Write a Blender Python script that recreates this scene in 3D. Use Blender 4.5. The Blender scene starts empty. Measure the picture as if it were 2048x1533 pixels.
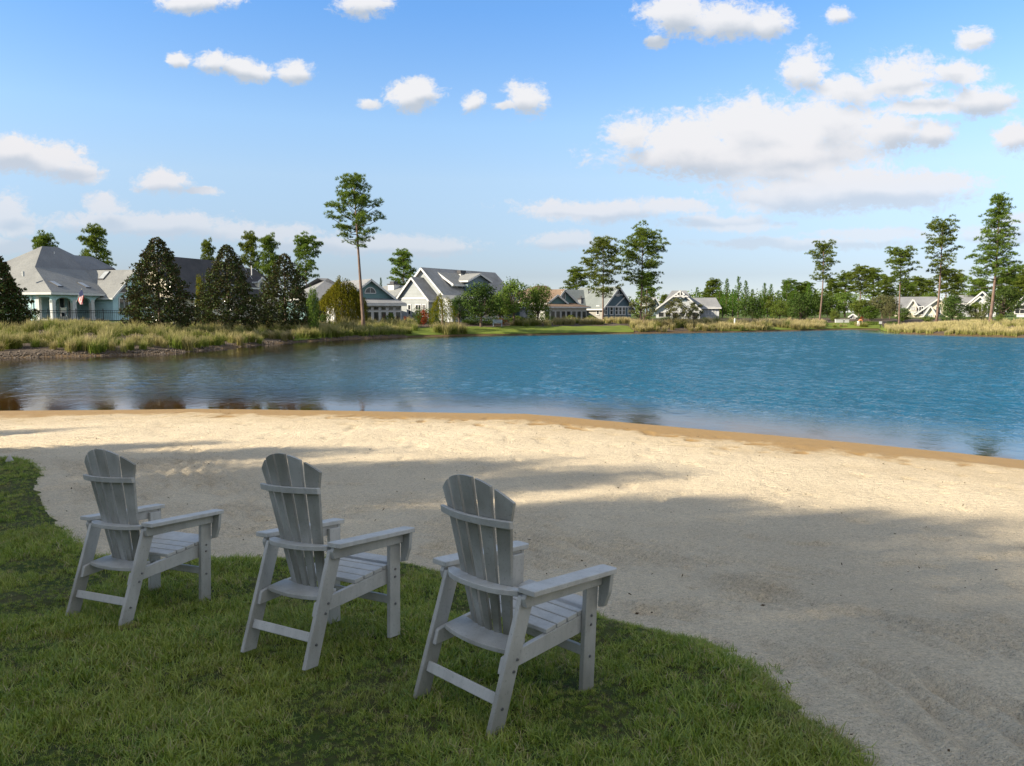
import bpy, bmesh, math, random
import numpy as np
from mathutils import Vector, Matrix

S = bpy.context.scene
COL = S.collection
R = math.radians
random.seed(7)

# ---------------------------------------------------------------- camera
F, PITCH, CH = 1515.0, R(5.33), 2.6          # focal length in photo pixels, downward pitch, eye height above the water
cam = bpy.data.cameras.new('camera')
cam.sensor_width = 36.0
cam.lens = 36.0 * F / 2048.0
cam.clip_start, cam.clip_end = 0.1, 6000
camo = bpy.data.objects.new('camera', cam)
camo.location = (0, 0, CH)
camo.rotation_euler = (R(90) - PITCH, 0, 0)
COL.objects.link(camo)
S.camera = camo

# ---------------------------------------------------------------- light
SUN_AZ, SUN_EL = R(250), R(29)               # azimuth clockwise from +Y, elevation
tosun = Vector((math.sin(SUN_AZ) * math.cos(SUN_EL), math.cos(SUN_AZ) * math.cos(SUN_EL), math.sin(SUN_EL)))
sl = bpy.data.lights.new('sun', 'SUN')
sl.energy, sl.angle, sl.color = 4.6, R(0.55), (1.0, 0.88, 0.70)
so = bpy.data.objects.new('sun', sl)
so.rotation_euler = (-tosun).to_track_quat('-Z', 'Y').to_euler()
so.location = (-40, -20, 40)
COL.objects.link(so)

S.view_settings.view_transform = 'Standard'
S.view_settings.look = 'None'
S.view_settings.exposure = 1.2
S.view_settings.gamma = 1.0
S.view_settings.use_curve_mapping = False
S.render.engine = 'CYCLES'
S.cycles.max_bounces = 6
S.cycles.transparent_max_bounces = 12
S.cycles.use_denoising = True
S.cycles.caustics_reflective = False
S.cycles.caustics_refractive = False


def ray(px, py):
    """direction of the photo's pixel, scaled to one metre of world y"""
    a, b = (px - 1024) / F, -(py - 766.5) / F
    y = math.cos(PITCH) + b * math.sin(PITCH)
    z = -math.sin(PITCH) + b * math.cos(PITCH)
    return Vector((a / y, 1.0, z / y))


def at(px, py, d):
    return Vector((0, 0, CH)) + ray(px, py) * d


def onz(px, py, z=0.0):
    r = ray(px, py)
    return Vector((0, 0, CH)) + r * ((z - CH) / r.z)


# ---------------------------------------------------------------- node helpers
class NT:
    def __init__(s, tree):
        s.t = tree

    def n(s, typ, ins=None, **kw):
        nd = s.t.nodes.new('ShaderNode' + typ)
        for k, v in kw.items():
            setattr(nd, k, v)
        for k, v in (ins or {}).items():
            s.set(nd.inputs[k], v)
        return nd

    def set(s, sock, v):
        if isinstance(v, bpy.types.NodeSocket):
            s.t.links.new(v, sock)
        elif isinstance(v, bpy.types.Node):
            s.t.links.new(v.outputs[0], sock)
        else:
            if isinstance(v, (tuple, list)) and len(v) == 3 and sock.type == 'RGBA':
                v = (*v, 1)
            sock.default_value = v

    def math(s, op, a, b=0.0, c=0.0, clamp=False):
        return s.n('Math', {0: a, 1: b, 2: c}, operation=op, use_clamp=clamp).outputs[0]

    def vm(s, op, a, b=(0, 0, 0)):
        nd = s.n('VectorMath', {0: a, 1: b}, operation=op)
        return nd.outputs['Value'] if op in ('LENGTH', 'DOT_PRODUCT', 'DISTANCE') else nd.outputs[0]

    def ramp(s, fac, stops, interp='LINEAR'):
        nd = s.n('ValToRGB', {0: fac})
        cr = nd.color_ramp
        cr.interpolation = interp
        while len(cr.elements) < len(stops):
            cr.elements.new(0.5)
        for e, (p, c) in zip(cr.elements, stops):
            e.position = p
            e.color = (*c, 1) if len(c) == 3 else c
        return nd.outputs[0]

    def mix(s, fac, a, b, mode='MIX'):
        nd = s.n('Mix', data_type='RGBA', blend_type=mode)
        s.set(nd.inputs[0], fac); s.set(nd.inputs[6], a); s.set(nd.inputs[7], b)
        return nd.outputs[2]

    def smooth(s, x, lo, hi):
        nd = s.n('MapRange', {0: x, 1: lo, 2: hi}, interpolation_type='SMOOTHSTEP')
        return nd.outputs[0]

    def noise(s, vec, scale, detail=3.0, rough=0.55, dist=0.0):
        return s.n('TexNoise', {'Vector': vec, 'Scale': scale, 'Detail': detail, 'Roughness': rough, 'Distortion': dist})


# ---------------------------------------------------------------- sky with clouds
W = bpy.data.worlds.new('World')
S.world = W
W.use_nodes = True
g = NT(W.node_tree)
bg = W.node_tree.nodes['Background']
sky = g.n('TexSky', sky_type='NISHITA', sun_disc=False, sun_elevation=SUN_EL, sun_rotation=SUN_AZ,
          altitude=0.0, air_density=1.0, dust_density=0.0, ozone_density=2.2)
gen = g.n('TexCoord').outputs['Generated']
sep = g.n('SeparateXYZ', {0: gen})
yy = g.math('MAXIMUM', sep.outputs[1], 0.06)
uv = g.n('CombineXYZ', {0: g.math('DIVIDE', sep.outputs[0], yy), 1: g.math('DIVIDE', sep.outputs[2], yy), 2: 0.0}).outputs[0]
CLOUDS = [(395, 6, 80, 20), (735, 8, 60, 26), (360, 122, 26, 16), (430, 126, 40, 20), (470, 134, 34, 20), (510, 148, 44, 18),
          (590, 146, 38, 21), (822, 192, 58, 32), (838, 172, 26, 20), (738, 205, 25, 11), (945, 205, 26, 20), (1052, 200, 40, 34),
          (1008, 214, 30, 10), (35, 305, 80, 34), (110, 320, 62, 36), (158, 345, 48, 22), (320, 365, 58, 24), (400, 383, 40, 9),
          (215, 412, 40, 24), (15, 425, 42, 40), (30, 450, 55, 26), (240, 447, 190, 22), (340, 452, 130, 26), (520, 466, 150, 22),
          (700, 490, 220, 19), (850, 500, 100, 17), (20, 490, 70, 16), (1360, 28, 78, 42), (1450, 45, 95, 38), (1540, 50, 42, 32),
          (1308, 85, 18, 15), (1680, 30, 30, 20), (1955, 75, 38, 24), (1610, 140, 52, 46), (1690, 180, 85, 32), (1800, 155, 84, 46),
          (1920, 145, 62, 26), (1960, 200, 64, 32), (1850, 214, 95, 20), (1262, 268, 52, 42), (1360, 280, 110, 56), (1520, 262, 135, 64), (1580, 300, 230, 52),
          (1650, 252, 130, 54), (1785, 265, 88, 40), (1400, 312, 190, 42), (1550, 328, 180, 44), (1868, 270, 42, 28),
          (1700, 378, 255, 46), (1600, 394, 160, 34), (1860, 366, 105, 30), (1780, 395, 150, 24), (2035, 275, 40, 32),
          (1200, 420, 180, 22), (1350, 415, 85, 15), (1450, 445, 118, 19), (1130, 482, 80, 21), (1600, 487, 220, 13), (1750, 468, 130, 13),
          (2040, 442, 60, 13), (2000, 472, 90, 20)]
cg = bpy.data.node_groups.new('cloud_field', 'ShaderNodeTree')
cg.interface.new_socket('P', in_out='INPUT', socket_type='NodeSocketVector')
cg.interface.new_socket('D', in_out='OUTPUT', socket_type='NodeSocketFloat')
cg.interface.new_socket('E', in_out='OUTPUT', socket_type='NodeSocketFloat')
cg.interface.new_socket('B', in_out='OUTPUT', socket_type='NodeSocketFloat')
h = NT(cg)
gi, go = cg.nodes.new('NodeGroupInput'), cg.nodes.new('NodeGroupOutput')
wn = h.noise(gi.outputs[0], 16.0, 4.0, 0.6)
wp = h.vm('ADD', gi.outputs[0], h.vm('MULTIPLY', h.vm('SUBTRACT', wn.outputs['Color'], (0.5, 0.5, 0.5)), (0.035, 0.022, 0)))
best = None
for (cx, cy, rx, ry) in CLOUDS:
    c0 = ray(cx, cy)
    sc = F * 1.0
    q = h.vm('MULTIPLY', h.vm('SUBTRACT', wp, (c0.x, c0.z, 0)), (sc / rx, sc / ry, 0))
    ln = h.vm('LENGTH', q)
    best = ln if best is None else h.math('SMOOTH_MIN', best, ln, 0.22)
fb = h.noise(h.vm('MULTIPLY', wp, (1.0, 1.5, 1.0)), 34.0, 9.0, 0.68)
fl = h.noise(h.vm('MULTIPLY', gi.outputs[0], (1.0, 1.6, 1.0)), 9.0, 3.0, 0.5)
e = h.math('ADD', best, h.math('MULTIPLY', h.math('SUBTRACT', fb.outputs[0], 0.5), 1.5))
fh = h.noise(h.vm('MULTIPLY', wp, (1.0, 1.3, 1.0)), 105.0, 5.0, 0.65)
e = h.math('ADD', e, h.math('MULTIPLY', h.math('SUBTRACT', fh.outputs[0], 0.5), 1.1))
e = h.math('ADD', e, h.math('MULTIPLY', h.math('SUBTRACT', fl.outputs[0], 0.5), 0.8))
D = h.smooth(e, 1.24, 0.56)
h.t.links.new(D, go.inputs[0])
h.t.links.new(e, go.inputs[1])
h.t.links.new(best, go.inputs[2])


def cloud(p):
    nd = W.node_tree.nodes.new('ShaderNodeGroup')
    nd.node_tree = cg
    g.set(nd.inputs[0], p)
    return nd.outputs


front = g.smooth(sep.outputs[1], 0.30, 0.55)
d0 = g.math('MULTIPLY', cloud(uv)[0], front)
# unseen sky: denser cloud than in view, added to lift and whiten the shade
zz = g.math('MAXIMUM', sep.outputs[2], 0.05)
pl = g.n('CombineXYZ', {0: g.math('DIVIDE', sep.outputs[0], zz), 1: g.math('DIVIDE', sep.outputs[1], zz), 2: 0.0}).outputs[0]
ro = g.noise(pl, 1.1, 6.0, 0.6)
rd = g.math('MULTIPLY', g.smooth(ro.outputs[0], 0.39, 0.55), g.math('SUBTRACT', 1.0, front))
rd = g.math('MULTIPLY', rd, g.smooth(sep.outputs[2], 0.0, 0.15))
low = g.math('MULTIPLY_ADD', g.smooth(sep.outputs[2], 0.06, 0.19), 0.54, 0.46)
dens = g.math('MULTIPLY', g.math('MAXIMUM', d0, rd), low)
elev = g.smooth(sep.outputs[2], 0.0, 0.32)
lit = g.mix(elev, (3.70, 3.50, 3.55), (4.05, 4.0, 4.0))
shd = g.mix(elev, (2.6, 2.75, 3.15), (2.2, 2.45, 2.75))
bil = g.noise(g.vm('MULTIPLY', uv, (1.0, 1.5, 1.0)), 15.0, 5.0, 0.55)
dif = g.math('SUBTRACT', cloud(g.vm('ADD', uv, (0.003, -0.015, 0)))[2], cloud(g.vm('ADD', uv, (-0.006, 0.020, 0)))[2])
dif = g.math('ADD', dif, g.math('MULTIPLY', g.math('SUBTRACT', 0.5, bil.outputs[0]), 1.3))
shf = g.math('MULTIPLY', g.smooth(dif, -0.25, 0.95), g.math('MULTIPLY', front, 0.9))
ccol = g.mix(shf, lit, shd)
grade = g.ramp(g.math('MAXIMUM', sep.outputs[2], 0.0), [(0.0, (.39, .45, .66)), (.047, (.41, .415, .535)), (.168, (.85, .79, .775)), (.231, (.88, .91, .93)), (.357, (.62, .88, 1.10)), (.7, (.80, .93, 1.03)), (1.0, (.90, .96, 1.0))])
skyc = g.mix(1.0, sky.outputs[0], grade, 'MULTIPLY')
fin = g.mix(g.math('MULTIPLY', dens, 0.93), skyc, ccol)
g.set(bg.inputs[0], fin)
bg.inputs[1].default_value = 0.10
W.cycles.sampling_method = 'MANUAL'
W.cycles.sample_map_resolution = 512


# ---------------------------------------------------------------- object helpers
def tag(o, label=None, cat=None, group=None, kind=None):
    if label: o['label'] = label
    if cat: o['category'] = cat
    if group: o['group'] = group
    if kind: o['kind'] = kind
    return o


def link(name, me, mat=None, parent=None):
    o = bpy.data.objects.new(name, me)
    COL.objects.link(o)
    if mat is not None and me is not None:
        if not me.materials:
            me.materials.append(mat)
        elif me.materials[0] != mat:
            o.material_slots[0].link = 'OBJECT'
            o.material_slots[0].material = mat
    if parent is not None:
        o.parent = parent
    return o


def empty(name, loc=(0, 0, 0), rz=0.0, label=None, cat=None, group=None):
    o = bpy.data.objects.new(name, None)
    o.empty_display_size = 0.2
    COL.objects.link(o)
    o.location = loc
    o.rotation_euler = (0, 0, rz)
    return tag(o, label, cat, group)


def copy_tree(o, parent=None):
    c = o.copy()
    COL.objects.link(c)
    if parent is not None:
        c.parent = parent
    for ch in o.children:
        copy_tree(ch, c)
    return c


def npmesh(name, V, faces, smooth=False):
    """V (n,3); faces: list of integer arrays (k,3) or (k,4)"""
    V = np.asarray(V, dtype=np.float32)
    me = bpy.data.meshes.new(name)
    fs = [np.asarray(f, dtype=np.int32) for f in (faces if isinstance(faces, (list, tuple)) else [faces]) if len(f)]
    loops = np.concatenate([f.ravel() for f in fs])
    tot = np.concatenate([np.full(len(f), f.shape[1], dtype=np.int32) for f in fs])
    start = np.concatenate([[0], np.cumsum(tot)[:-1]]).astype(np.int32)
    me.vertices.add(len(V)); me.vertices.foreach_set('co', V.ravel())
    me.loops.add(len(loops)); me.loops.foreach_set('vertex_index', loops)
    me.polygons.add(len(tot)); me.polygons.foreach_set('loop_start', start)
    me.polygons.foreach_set('loop_total', tot)
    if smooth:
        me.polygons.foreach_set('use_smooth', np.ones(len(tot), dtype=bool))
    me.update(calc_edges=True)
    return me


def fattr(me, name, vals):
    a = me.attributes.new(name, 'FLOAT', 'POINT')
    a.data.foreach_set('value', np.asarray(vals, dtype=np.float32))


class MB:
    """collects boxes, beams, prisms and tubes; build() links them as one mesh"""
    def __init__(s):
        s.v, s.f = [], []

    def add(s, vs, fs):
        b = len(s.v)
        s.v += [tuple(v) for v in vs]
        s.f += [tuple(b + i for i in f) for f in fs]
        return s

    def box(s, x0, x1, y0, y1, z0, z1):
        vs = [(x, y, z) for z in (z0, z1) for y in (y0, y1) for x in (x0, x1)]
        return s.add(vs, [(0, 2, 3, 1), (4, 5, 7, 6), (0, 1, 5, 4), (2, 6, 7, 3), (0, 4, 6, 2), (1, 3, 7, 5)])

    def beam(s, p, q, w, hgt, up=(0, 0, 1)):
        """bar from p to q, w wide, hgt high, the line runs through its centre"""
        p, q, up = Vector(p), Vector(q), Vector(up)
        d = (q - p).normalized()
        sx = d.cross(up)
        if sx.length < 1e-4: sx = d.cross(Vector((1, 0, 0)))
        sx.normalize()
        sz = sx.cross(d).normalized()
        vs = []
        for c in (p, q):
            for a, b in ((-1, -1), (1, -1), (1, 1), (-1, 1)):
                vs.append(c + sx * (a * w / 2) + sz * (b * hgt / 2))
        return s.add(vs, [(3, 2, 1, 0), (4, 5, 6, 7), (0, 1, 5, 4), (1, 2, 6, 5), (2, 3, 7, 6), (3, 0, 4, 7)])

    def slab(s, poly, off):
        """polygon thickened along the vector off"""
        n = len(poly)
        off = Vector(off)
        vs = [Vector(p) for p in poly] + [Vector(p) + off for p in poly]
        fs = [tuple(range(n)), tuple(range(2 * n - 1, n - 1, -1))]
        fs += [(i, i + n, (i + 1) % n + n, (i + 1) % n) for i in range(n)]
        return s.add(vs, fs)

    def tube(s, pts, rad, n=7, cap=True):
        b = len(s.v)
        pts = [Vector(p) for p in pts]
        for i, p in enumerate(pts):
            d = (pts[min(i + 1, len(pts) - 1)] - pts[max(i - 1, 0)]).normalized()
            a = d.cross(Vector((0.31, 0.95, 0.05))).normalized()
            c = d.cross(a)
            for k in range(n):
                t = 2 * math.pi * k / n
                s.v.append(tuple(p + (a * math.cos(t) + c * math.sin(t)) * rad[i]))
        for i in range(len(pts) - 1):
            for k in range(n):
                s.f.append((b + i * n + k, b + i * n + (k + 1) % n, b + (i + 1) * n + (k + 1) % n, b + (i + 1) * n + k))
        if cap:
            s.f.append(tuple(b + k for k in range(n))[::-1])
            s.f.append(tuple(b + (len(pts) - 1) * n + k for k in range(n)))
        return s

    def mesh(s, name, bevel=0.0, smooth=False):
        me = bpy.data.meshes.new(name)
        me.from_pydata(s.v, [], s.f)
        bm = bmesh.new()
        bm.from_mesh(me)
        bmesh.ops.recalc_face_normals(bm, faces=bm.faces)
        if bevel:
            bmesh.ops.bevel(bm, geom=list(bm.edges), offset=bevel, segments=1, affect='EDGES', clamp_overlap=True)
        bm.to_mesh(me)
        bm.free()
        if smooth:
            me.polygons.foreach_set('use_smooth', np.ones(len(me.polygons), dtype=bool))
        me.update()
        return me

    def build(s, name, mat, parent=None, bevel=0.0, smooth=False):
        return link(name, s.mesh(name, bevel, smooth), mat, parent)


# ---------------------------------------------------------------- material helpers
def newmat(name):
    m = bpy.data.materials.new(name)
    m.use_nodes = True
    m.node_tree.nodes.clear()
    t = NT(m.node_tree)
    out = t.n('OutputMaterial')
    return m, t, out


def pmat(name, col, col2=None, rough=0.7, scale=4.0, bump=0.0, bscale=40.0, spec=0.35, detail=4.0, stretch=(1, 1, 1), metal=0.0, objrand=0.0):
    m, t, out = newmat(name)
    co = t.n('TexCoord').outputs['Object']
    v = t.vm('MULTIPLY', co, stretch)
    nz = t.noise(v, scale, detail, 0.6)
    col2 = col2 or tuple(c * 0.8 for c in col)
    c = t.mix(t.smooth(nz.outputs[0], 0.3, 0.7), col, col2)
    if objrand:
        rnd = t.n('ObjectInfo').outputs['Random']
        c = t.n('HueSaturation', {'Color': c, 'Value': t.math('MULTIPLY_ADD', rnd, objrand, 1 - objrand / 2)}).outputs[0]
    b = t.n('BsdfPrincipled', {'Base Color': c, 'Roughness': rough, 'Specular IOR Level': spec, 'Metallic': metal})
    if bump:
        n2 = t.noise(v, bscale, 3.0, 0.6)
        bp = t.n('Bump', {'Strength': bump, 'Distance': 0.02, 'Height': n2.outputs[0]})
        t.set(b.inputs['Normal'], bp)
    t.set(out.inputs[0], b)
    return m


def leafmat(name, cols, trans=0.25, back=None, gloss=0.0, hvar=0.12, grad=None):
    """leaf colours picked per leaf island; a thin translucent surface"""
    m, t, out = newmat(name)
    geo = t.n('NewGeometry')
    r = geo.outputs['Random Per Island']
    st = [(i / max(1, len(cols) - 1), c) for i, c in enumerate(cols)]
    c = t.ramp(r, st)
    rnd = t.n('ObjectInfo').outputs['Random']
    c = t.n('HueSaturation', {'Color': c, 'Value': t.math('MULTIPLY_ADD', rnd, 2 * hvar, 1 - hvar),
                              'Hue': t.math('MULTIPLY_ADD', rnd, 0.03, 0.485)}).outputs[0]
    if grad:
        a = t.n('Attribute', attribute_name='tip').outputs['Fac']
        c = t.mix(t.smooth(a, grad[1], 1.0), c, grad[0])
    if back:
        c = t.mix(geo.outputs['Backfacing'], c, back)
    d = t.n('BsdfDiffuse', {'Color': c})
    tr = t.n('BsdfTranslucent', {'Color': c})
    s1 = t.n('MixShader', {0: trans, 1: d.outputs[0], 2: tr.outputs[0]})
    if gloss:
        gl = t.n('BsdfGlossy', {'Color': (1, 1, 1), 'Roughness': 0.38})
        fr = t.n('Fresnel', {'IOR': 1.45})
        s1 = t.n('MixShader', {0: t.math('MULTIPLY', fr.outputs[0], gloss), 1: s1.outputs[0], 2: gl.outputs[0]})
    t.set(out.inputs[0], s1)
    return m


# ---------------------------------------------------------------- value noise on arrays
_rs = np.random.RandomState(3)
_T = _rs.rand(256, 256)


def vnoise(x, y, ox=0):
    x = np.asarray(x, float) + 37.3 * ox; y = np.asarray(y, float) + 91.7 * ox
    xi, yi = np.floor(x).astype(int), np.floor(y).astype(int)
    fx, fy = x - xi, y - yi
    fx, fy = fx * fx * (3 - 2 * fx), fy * fy * (3 - 2 * fy)
    a, b = _T[xi % 256, yi % 256], _T[(xi + 1) % 256, yi % 256]
    c, d = _T[xi % 256, (yi + 1) % 256], _T[(xi + 1) % 256, (yi + 1) % 256]
    return (a * (1 - fx) + b * fx) * (1 - fy) + (c * (1 - fx) + d * fx) * fy


def fbm(x, y, o=4, ox=0):
    r, a, s = 0, 0.5, 0
    for i in range(o):
        r = r + a * vnoise(x * 2 ** i, y * 2 ** i, ox + i); s += a; a *= 0.5
    return r / s


def sstep(x, a, b):
    t = np.clip((x - a) / (b - a), 0, 1)
    return t * t * (3 - 2 * t)

# ================================================================ TERRAIN
NEAR_PX = [(0, 822), (250, 820), (400, 818), (560, 820), (700, 822), (900, 826), (1050, 828), (1150, 836), (1300, 850), (1500, 867), (1700, 885), (1900, 905), (2048, 921)]
FAR_PX = [(0, 717), (120, 714), (200, 712), (330, 708), (420, 700), (500, 692), (600, 684), (700, 678), (815, 674), (930, 671), (1060, 670),
          (1270, 667), (1480, 664), (1600, 661.5), (1690, 659), (1760, 659.5), (1772, 664), (1800, 667), (1900, 671), (2048, 675)]
near = [onz(*p).xy[:] for p in NEAR_PX]
far = [onz(*p).xy[:] for p in FAR_PX]
LAKE = np.array([(-62, 33), (-45, 26), (-25, 21.5)] + near + [(14, 10.5), (24, 6), (45, 3), (85, 15), (100, 45), (78, 74)] + far[::-1] + [(-45, 43)])


def poly_sd(poly, x, y, closed=True):
    """distance to the outline, positive outside"""
    x, y = np.asarray(x, float), np.asarray(y, float)
    best = np.full(x.shape, 1e9); ins = np.zeros(x.shape, bool)
    n = len(poly)
    for i in range(n if closed else n - 1):
        (ax, ay), (bx, by) = poly[i], poly[(i + 1) % n]
        dx, dy = bx - ax, by - ay
        t = np.clip(((x - ax) * dx + (y - ay) * dy) / (dx * dx + dy * dy + 1e-12), 0, 1)
        best = np.minimum(best, np.hypot(x - ax - t * dx, y - ay - t * dy))
        c = ((ay > y) != (by > y)) & (x < (bx - ax) * (y - ay) / (by - ay + 1e-12) + ax)
        ins ^= c
    return np.where(ins, -best, best)


def lawn_plane(x, y):
    return 0.69 - 0.1 * (y - 4.25) + 0 * x


def near_lin(s):
    return np.interp(s, [-6, -1.5, 0, 1.5, 4, 13, 20, 40], [-0.55, -0.10, 0, 0.085, 0.17, 0.40, 0.78, 1.3])


def lawn_z0(x, y):
    s = poly_sd(LAKE, x, y)
    a, b = lawn_plane(x, y), near_lin(s) + 0.03
    k = 0.12
    hh = np.clip(0.5 + 0.5 * (a - b) / k, 0, 1)
    return b * (1 - hh) + a * hh + k * hh * (1 - hh)


def hit(px, py, zf):
    """where the photo's pixel meets the near ground zf(x, y)"""
    r = ray(px, py)
    z = 0.4
    for _ in range(40):
        d = (z - CH) / r.z
        z = 0.5 * z + 0.5 * float(zf(np.array([r.x * d]), np.array([d]))[0])
    d = (z - CH) / r.z
    return (r.x * d, d)


LAWN_PX = [(0, 912), (40, 913), (66, 922), (78, 944), (68, 968), (86, 1002), (116, 1045), (150, 1078), (200, 1106), (310, 1115), (420, 1114), (520, 1112),
           (640, 1106), (740, 1112), (830, 1120), (900, 1140), (1000, 1168), (1100, 1198), (1210, 1224), (1300, 1246), (1400, 1270), (1480, 1308),
           (1530, 1358), (1600, 1404), (1660, 1452), (1720, 1502), (1770, 1536)]
_edge = [hit(px, py, lawn_z0) for px, py in LAWN_PX]
LAWN = np.array([(-60, 16.5), (-20, 13.2)] + _edge + [(1.75, 2.0), (3.2, 0.6), (8, -3), (60, -8), (60, -60), (-60, -60)])


def lawn_t(x, y):
    return -poly_sd(LAWN, x, y)            # positive on the lawn


def sand_z(x, y):
    s = poly_sd(LAKE, x, y)
    t = np.maximum(-lawn_t(x, y), 0)
    zl = near_lin(s)
    w = sstep(t, 0.0, 5.0)
    z = (lawn_z0(x, y) - 0.05) * (1 - w) + zl * w
    return np.where(s < 0.6, zl + (z - zl) * sstep(s, 0.0, 0.6), z)


def far_z(x, y, s=None):
    s = poly_sd(LAKE, x, y) if s is None else s
    z = 1.3 * (1 - np.exp(-np.maximum(s, 0) / 9)) + 0.008 * np.minimum(np.maximum(s, 0), 90) + 0.10 * sstep(s, 0.0, 0.5)
    z = z + 0.25 * (fbm(x / 9, y / 9, 3, 5) - 0.5) * sstep(s, 1, 8)
    return np.where(s < 0, np.maximum(-1.6, 0.25 * s), z)


def height(x, y):
    """ground height of the far bank at a point"""
    return float(far_z(np.array([x]), np.array([y]))[0])


def ground(px, d):
    """a point on the ground below the photo's column px, d metres out"""
    x = (px - 1024) / F * d * math.cos(PITCH)
    return Vector((x, d, height(x, d)))


def grid(xs, ys):
    X, Y = np.meshgrid(xs, ys)
    nx, ny = len(xs), len(ys)
    i = np.arange(nx * ny).reshape(ny, nx)
    Fq = np.stack([i[:-1, :-1], i[:-1, 1:], i[1:, 1:], i[1:, :-1]], -1).reshape(-1, 4)
    return X.ravel(), Y.ravel(), Fq


def spaced(*segs):
    out = []
    for a, b, st in segs:
        out.append(np.arange(a, b, st))
    return np.unique(np.round(np.concatenate(out + [[segs[-1][1]]]), 4))


# ---- materials of the ground
def mat_sand():
    m, t, out = newmat('sand')
    pos = t.n('NewGeometry').outputs['Position']
    z = t.n('SeparateXYZ', {0: pos}).outputs[2]
    n1 = t.noise(pos, 0.55, 4, 0.6)
    n2 = t.noise(pos, 9.0, 5, 0.65)
    n3 = t.noise(pos, 130.0, 2, 0.6)
    c = t.mix(t.smooth(n1.outputs[0], 0.35, 0.68), (0.71, 0.595, 0.41), (0.63, 0.525, 0.36))
    c = t.mix(t.math('MULTIPLY', t.smooth(n2.outputs[0], 0.55, 0.75), 0.45), c, (0.42, 0.34, 0.24))
    c = t.mix(t.math('MULTIPLY', t.smooth(n3.outputs[0], 0.56, 0.70), 0.75), c, (0.22, 0.18, 0.13))
    n4 = t.noise(pos, 48.0, 3, 0.7)
    c = t.mix(t.math('MULTIPLY', t.smooth(n4.outputs[0], 0.58, 0.70), 0.6), c, (0.26, 0.21, 0.15))
    c = t.mix(t.math('MULTIPLY', t.smooth(n3.outputs[0], 0.40, 0.28), 0.4), c, (0.70, 0.61, 0.46))
    n5 = t.noise(t.vm('MULTIPLY', pos, (1.0, 1.7, 1.0)), 24.0, 4, 0.75)
    n6 = t.noise(pos, 75.0, 2, 0.7)
    gr = t.math('ADD', t.math('MULTIPLY', t.math('SUBTRACT', n5.outputs[0], 0.5), 1.0), t.math('MULTIPLY', t.math('SUBTRACT', n6.outputs[0], 0.5), 0.9))
    c = t.n('HueSaturation', {'Color': c, 'Value': t.math('ADD', gr, 1.0, clamp=False)}).outputs[0]
    nw = t.noise(pos, 1.3, 5, 0.62)
    zz = t.math('ADD', z, t.math('MULTIPLY', t.math('SUBTRACT', nw.outputs[0], 0.5), 0.085))
    wet = t.smooth(zz, 0.112, 0.075)
    damp = t.smooth(zz, 0.19, 0.09)
    c = t.mix(t.math('MULTIPLY', damp, 0.45), c, (0.36, 0.26, 0.13))
    c = t.mix(t.math('MULTIPLY', wet, 0.9), c, t.mix(n2.outputs[0], (0.215, 0.122, 0.026), (0.30, 0.18, 0.048)))
    under = t.smooth(z, -0.02, -0.10)
    c = t.mix(under, c, (0.38, 0.21, 0.045))
    nb = t.noise(pos, 26.0, 5, 0.7)
    nb2 = t.noise(t.vm('MULTIPLY', pos, (1.0, 2.4, 1.0)), 5.0, 4, 0.6)
    hsum = t.math('ADD', t.math('MULTIPLY', nb.outputs[0], 0.6), t.math('MULTIPLY', nb2.outputs[0], 1.2))
    hsum = t.math('ADD', hsum, t.math('MULTIPLY', n3.outputs[0], 0.30))
    hsum = t.math('ADD', hsum, t.math('MULTIPLY', n4.outputs[0], 0.45))
    bs = t.math('MULTIPLY_ADD', wet, -0.65, 1.0)
    bp = t.n('Bump', {'Strength': bs, 'Distance': 0.055, 'Height': hsum})
    b = t.n('BsdfPrincipled', {'Base Color': c, 'Roughness': t.math('MULTIPLY_ADD', wet, -0.35, 0.95), 'Specular IOR Level': 0.25, 'Normal': bp})
    t.set(out.inputs[0], b)
    return m


def mat_lawnsoil():
    m, t, out = newmat('lawn_soil')
    pos = t.n('NewGeometry').outputs['Position']
    n1 = t.noise(pos, 2.2, 5, 0.65)
    n2 = t.noise(pos, 22.0, 5, 0.7)
    c = t.mix(t.smooth(n1.outputs[0], 0.4, 0.65), (0.040, 0.060, 0.012), (0.075, 0.075, 0.026))
    c = t.mix(t.smooth(n2.outputs[0], 0.45, 0.7), c, (0.05, 0.04, 0.02))
    bp = t.n('Bump', {'Strength': 0.8, 'Distance': 0.03, 'Height': n2.outputs[0]})
    b = t.n('BsdfPrincipled', {'Base Color': c, 'Roughness': 0.95, 'Specular IOR Level': 0.1, 'Normal': bp})
    t.set(out.inputs[0], b)
    return m


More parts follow.
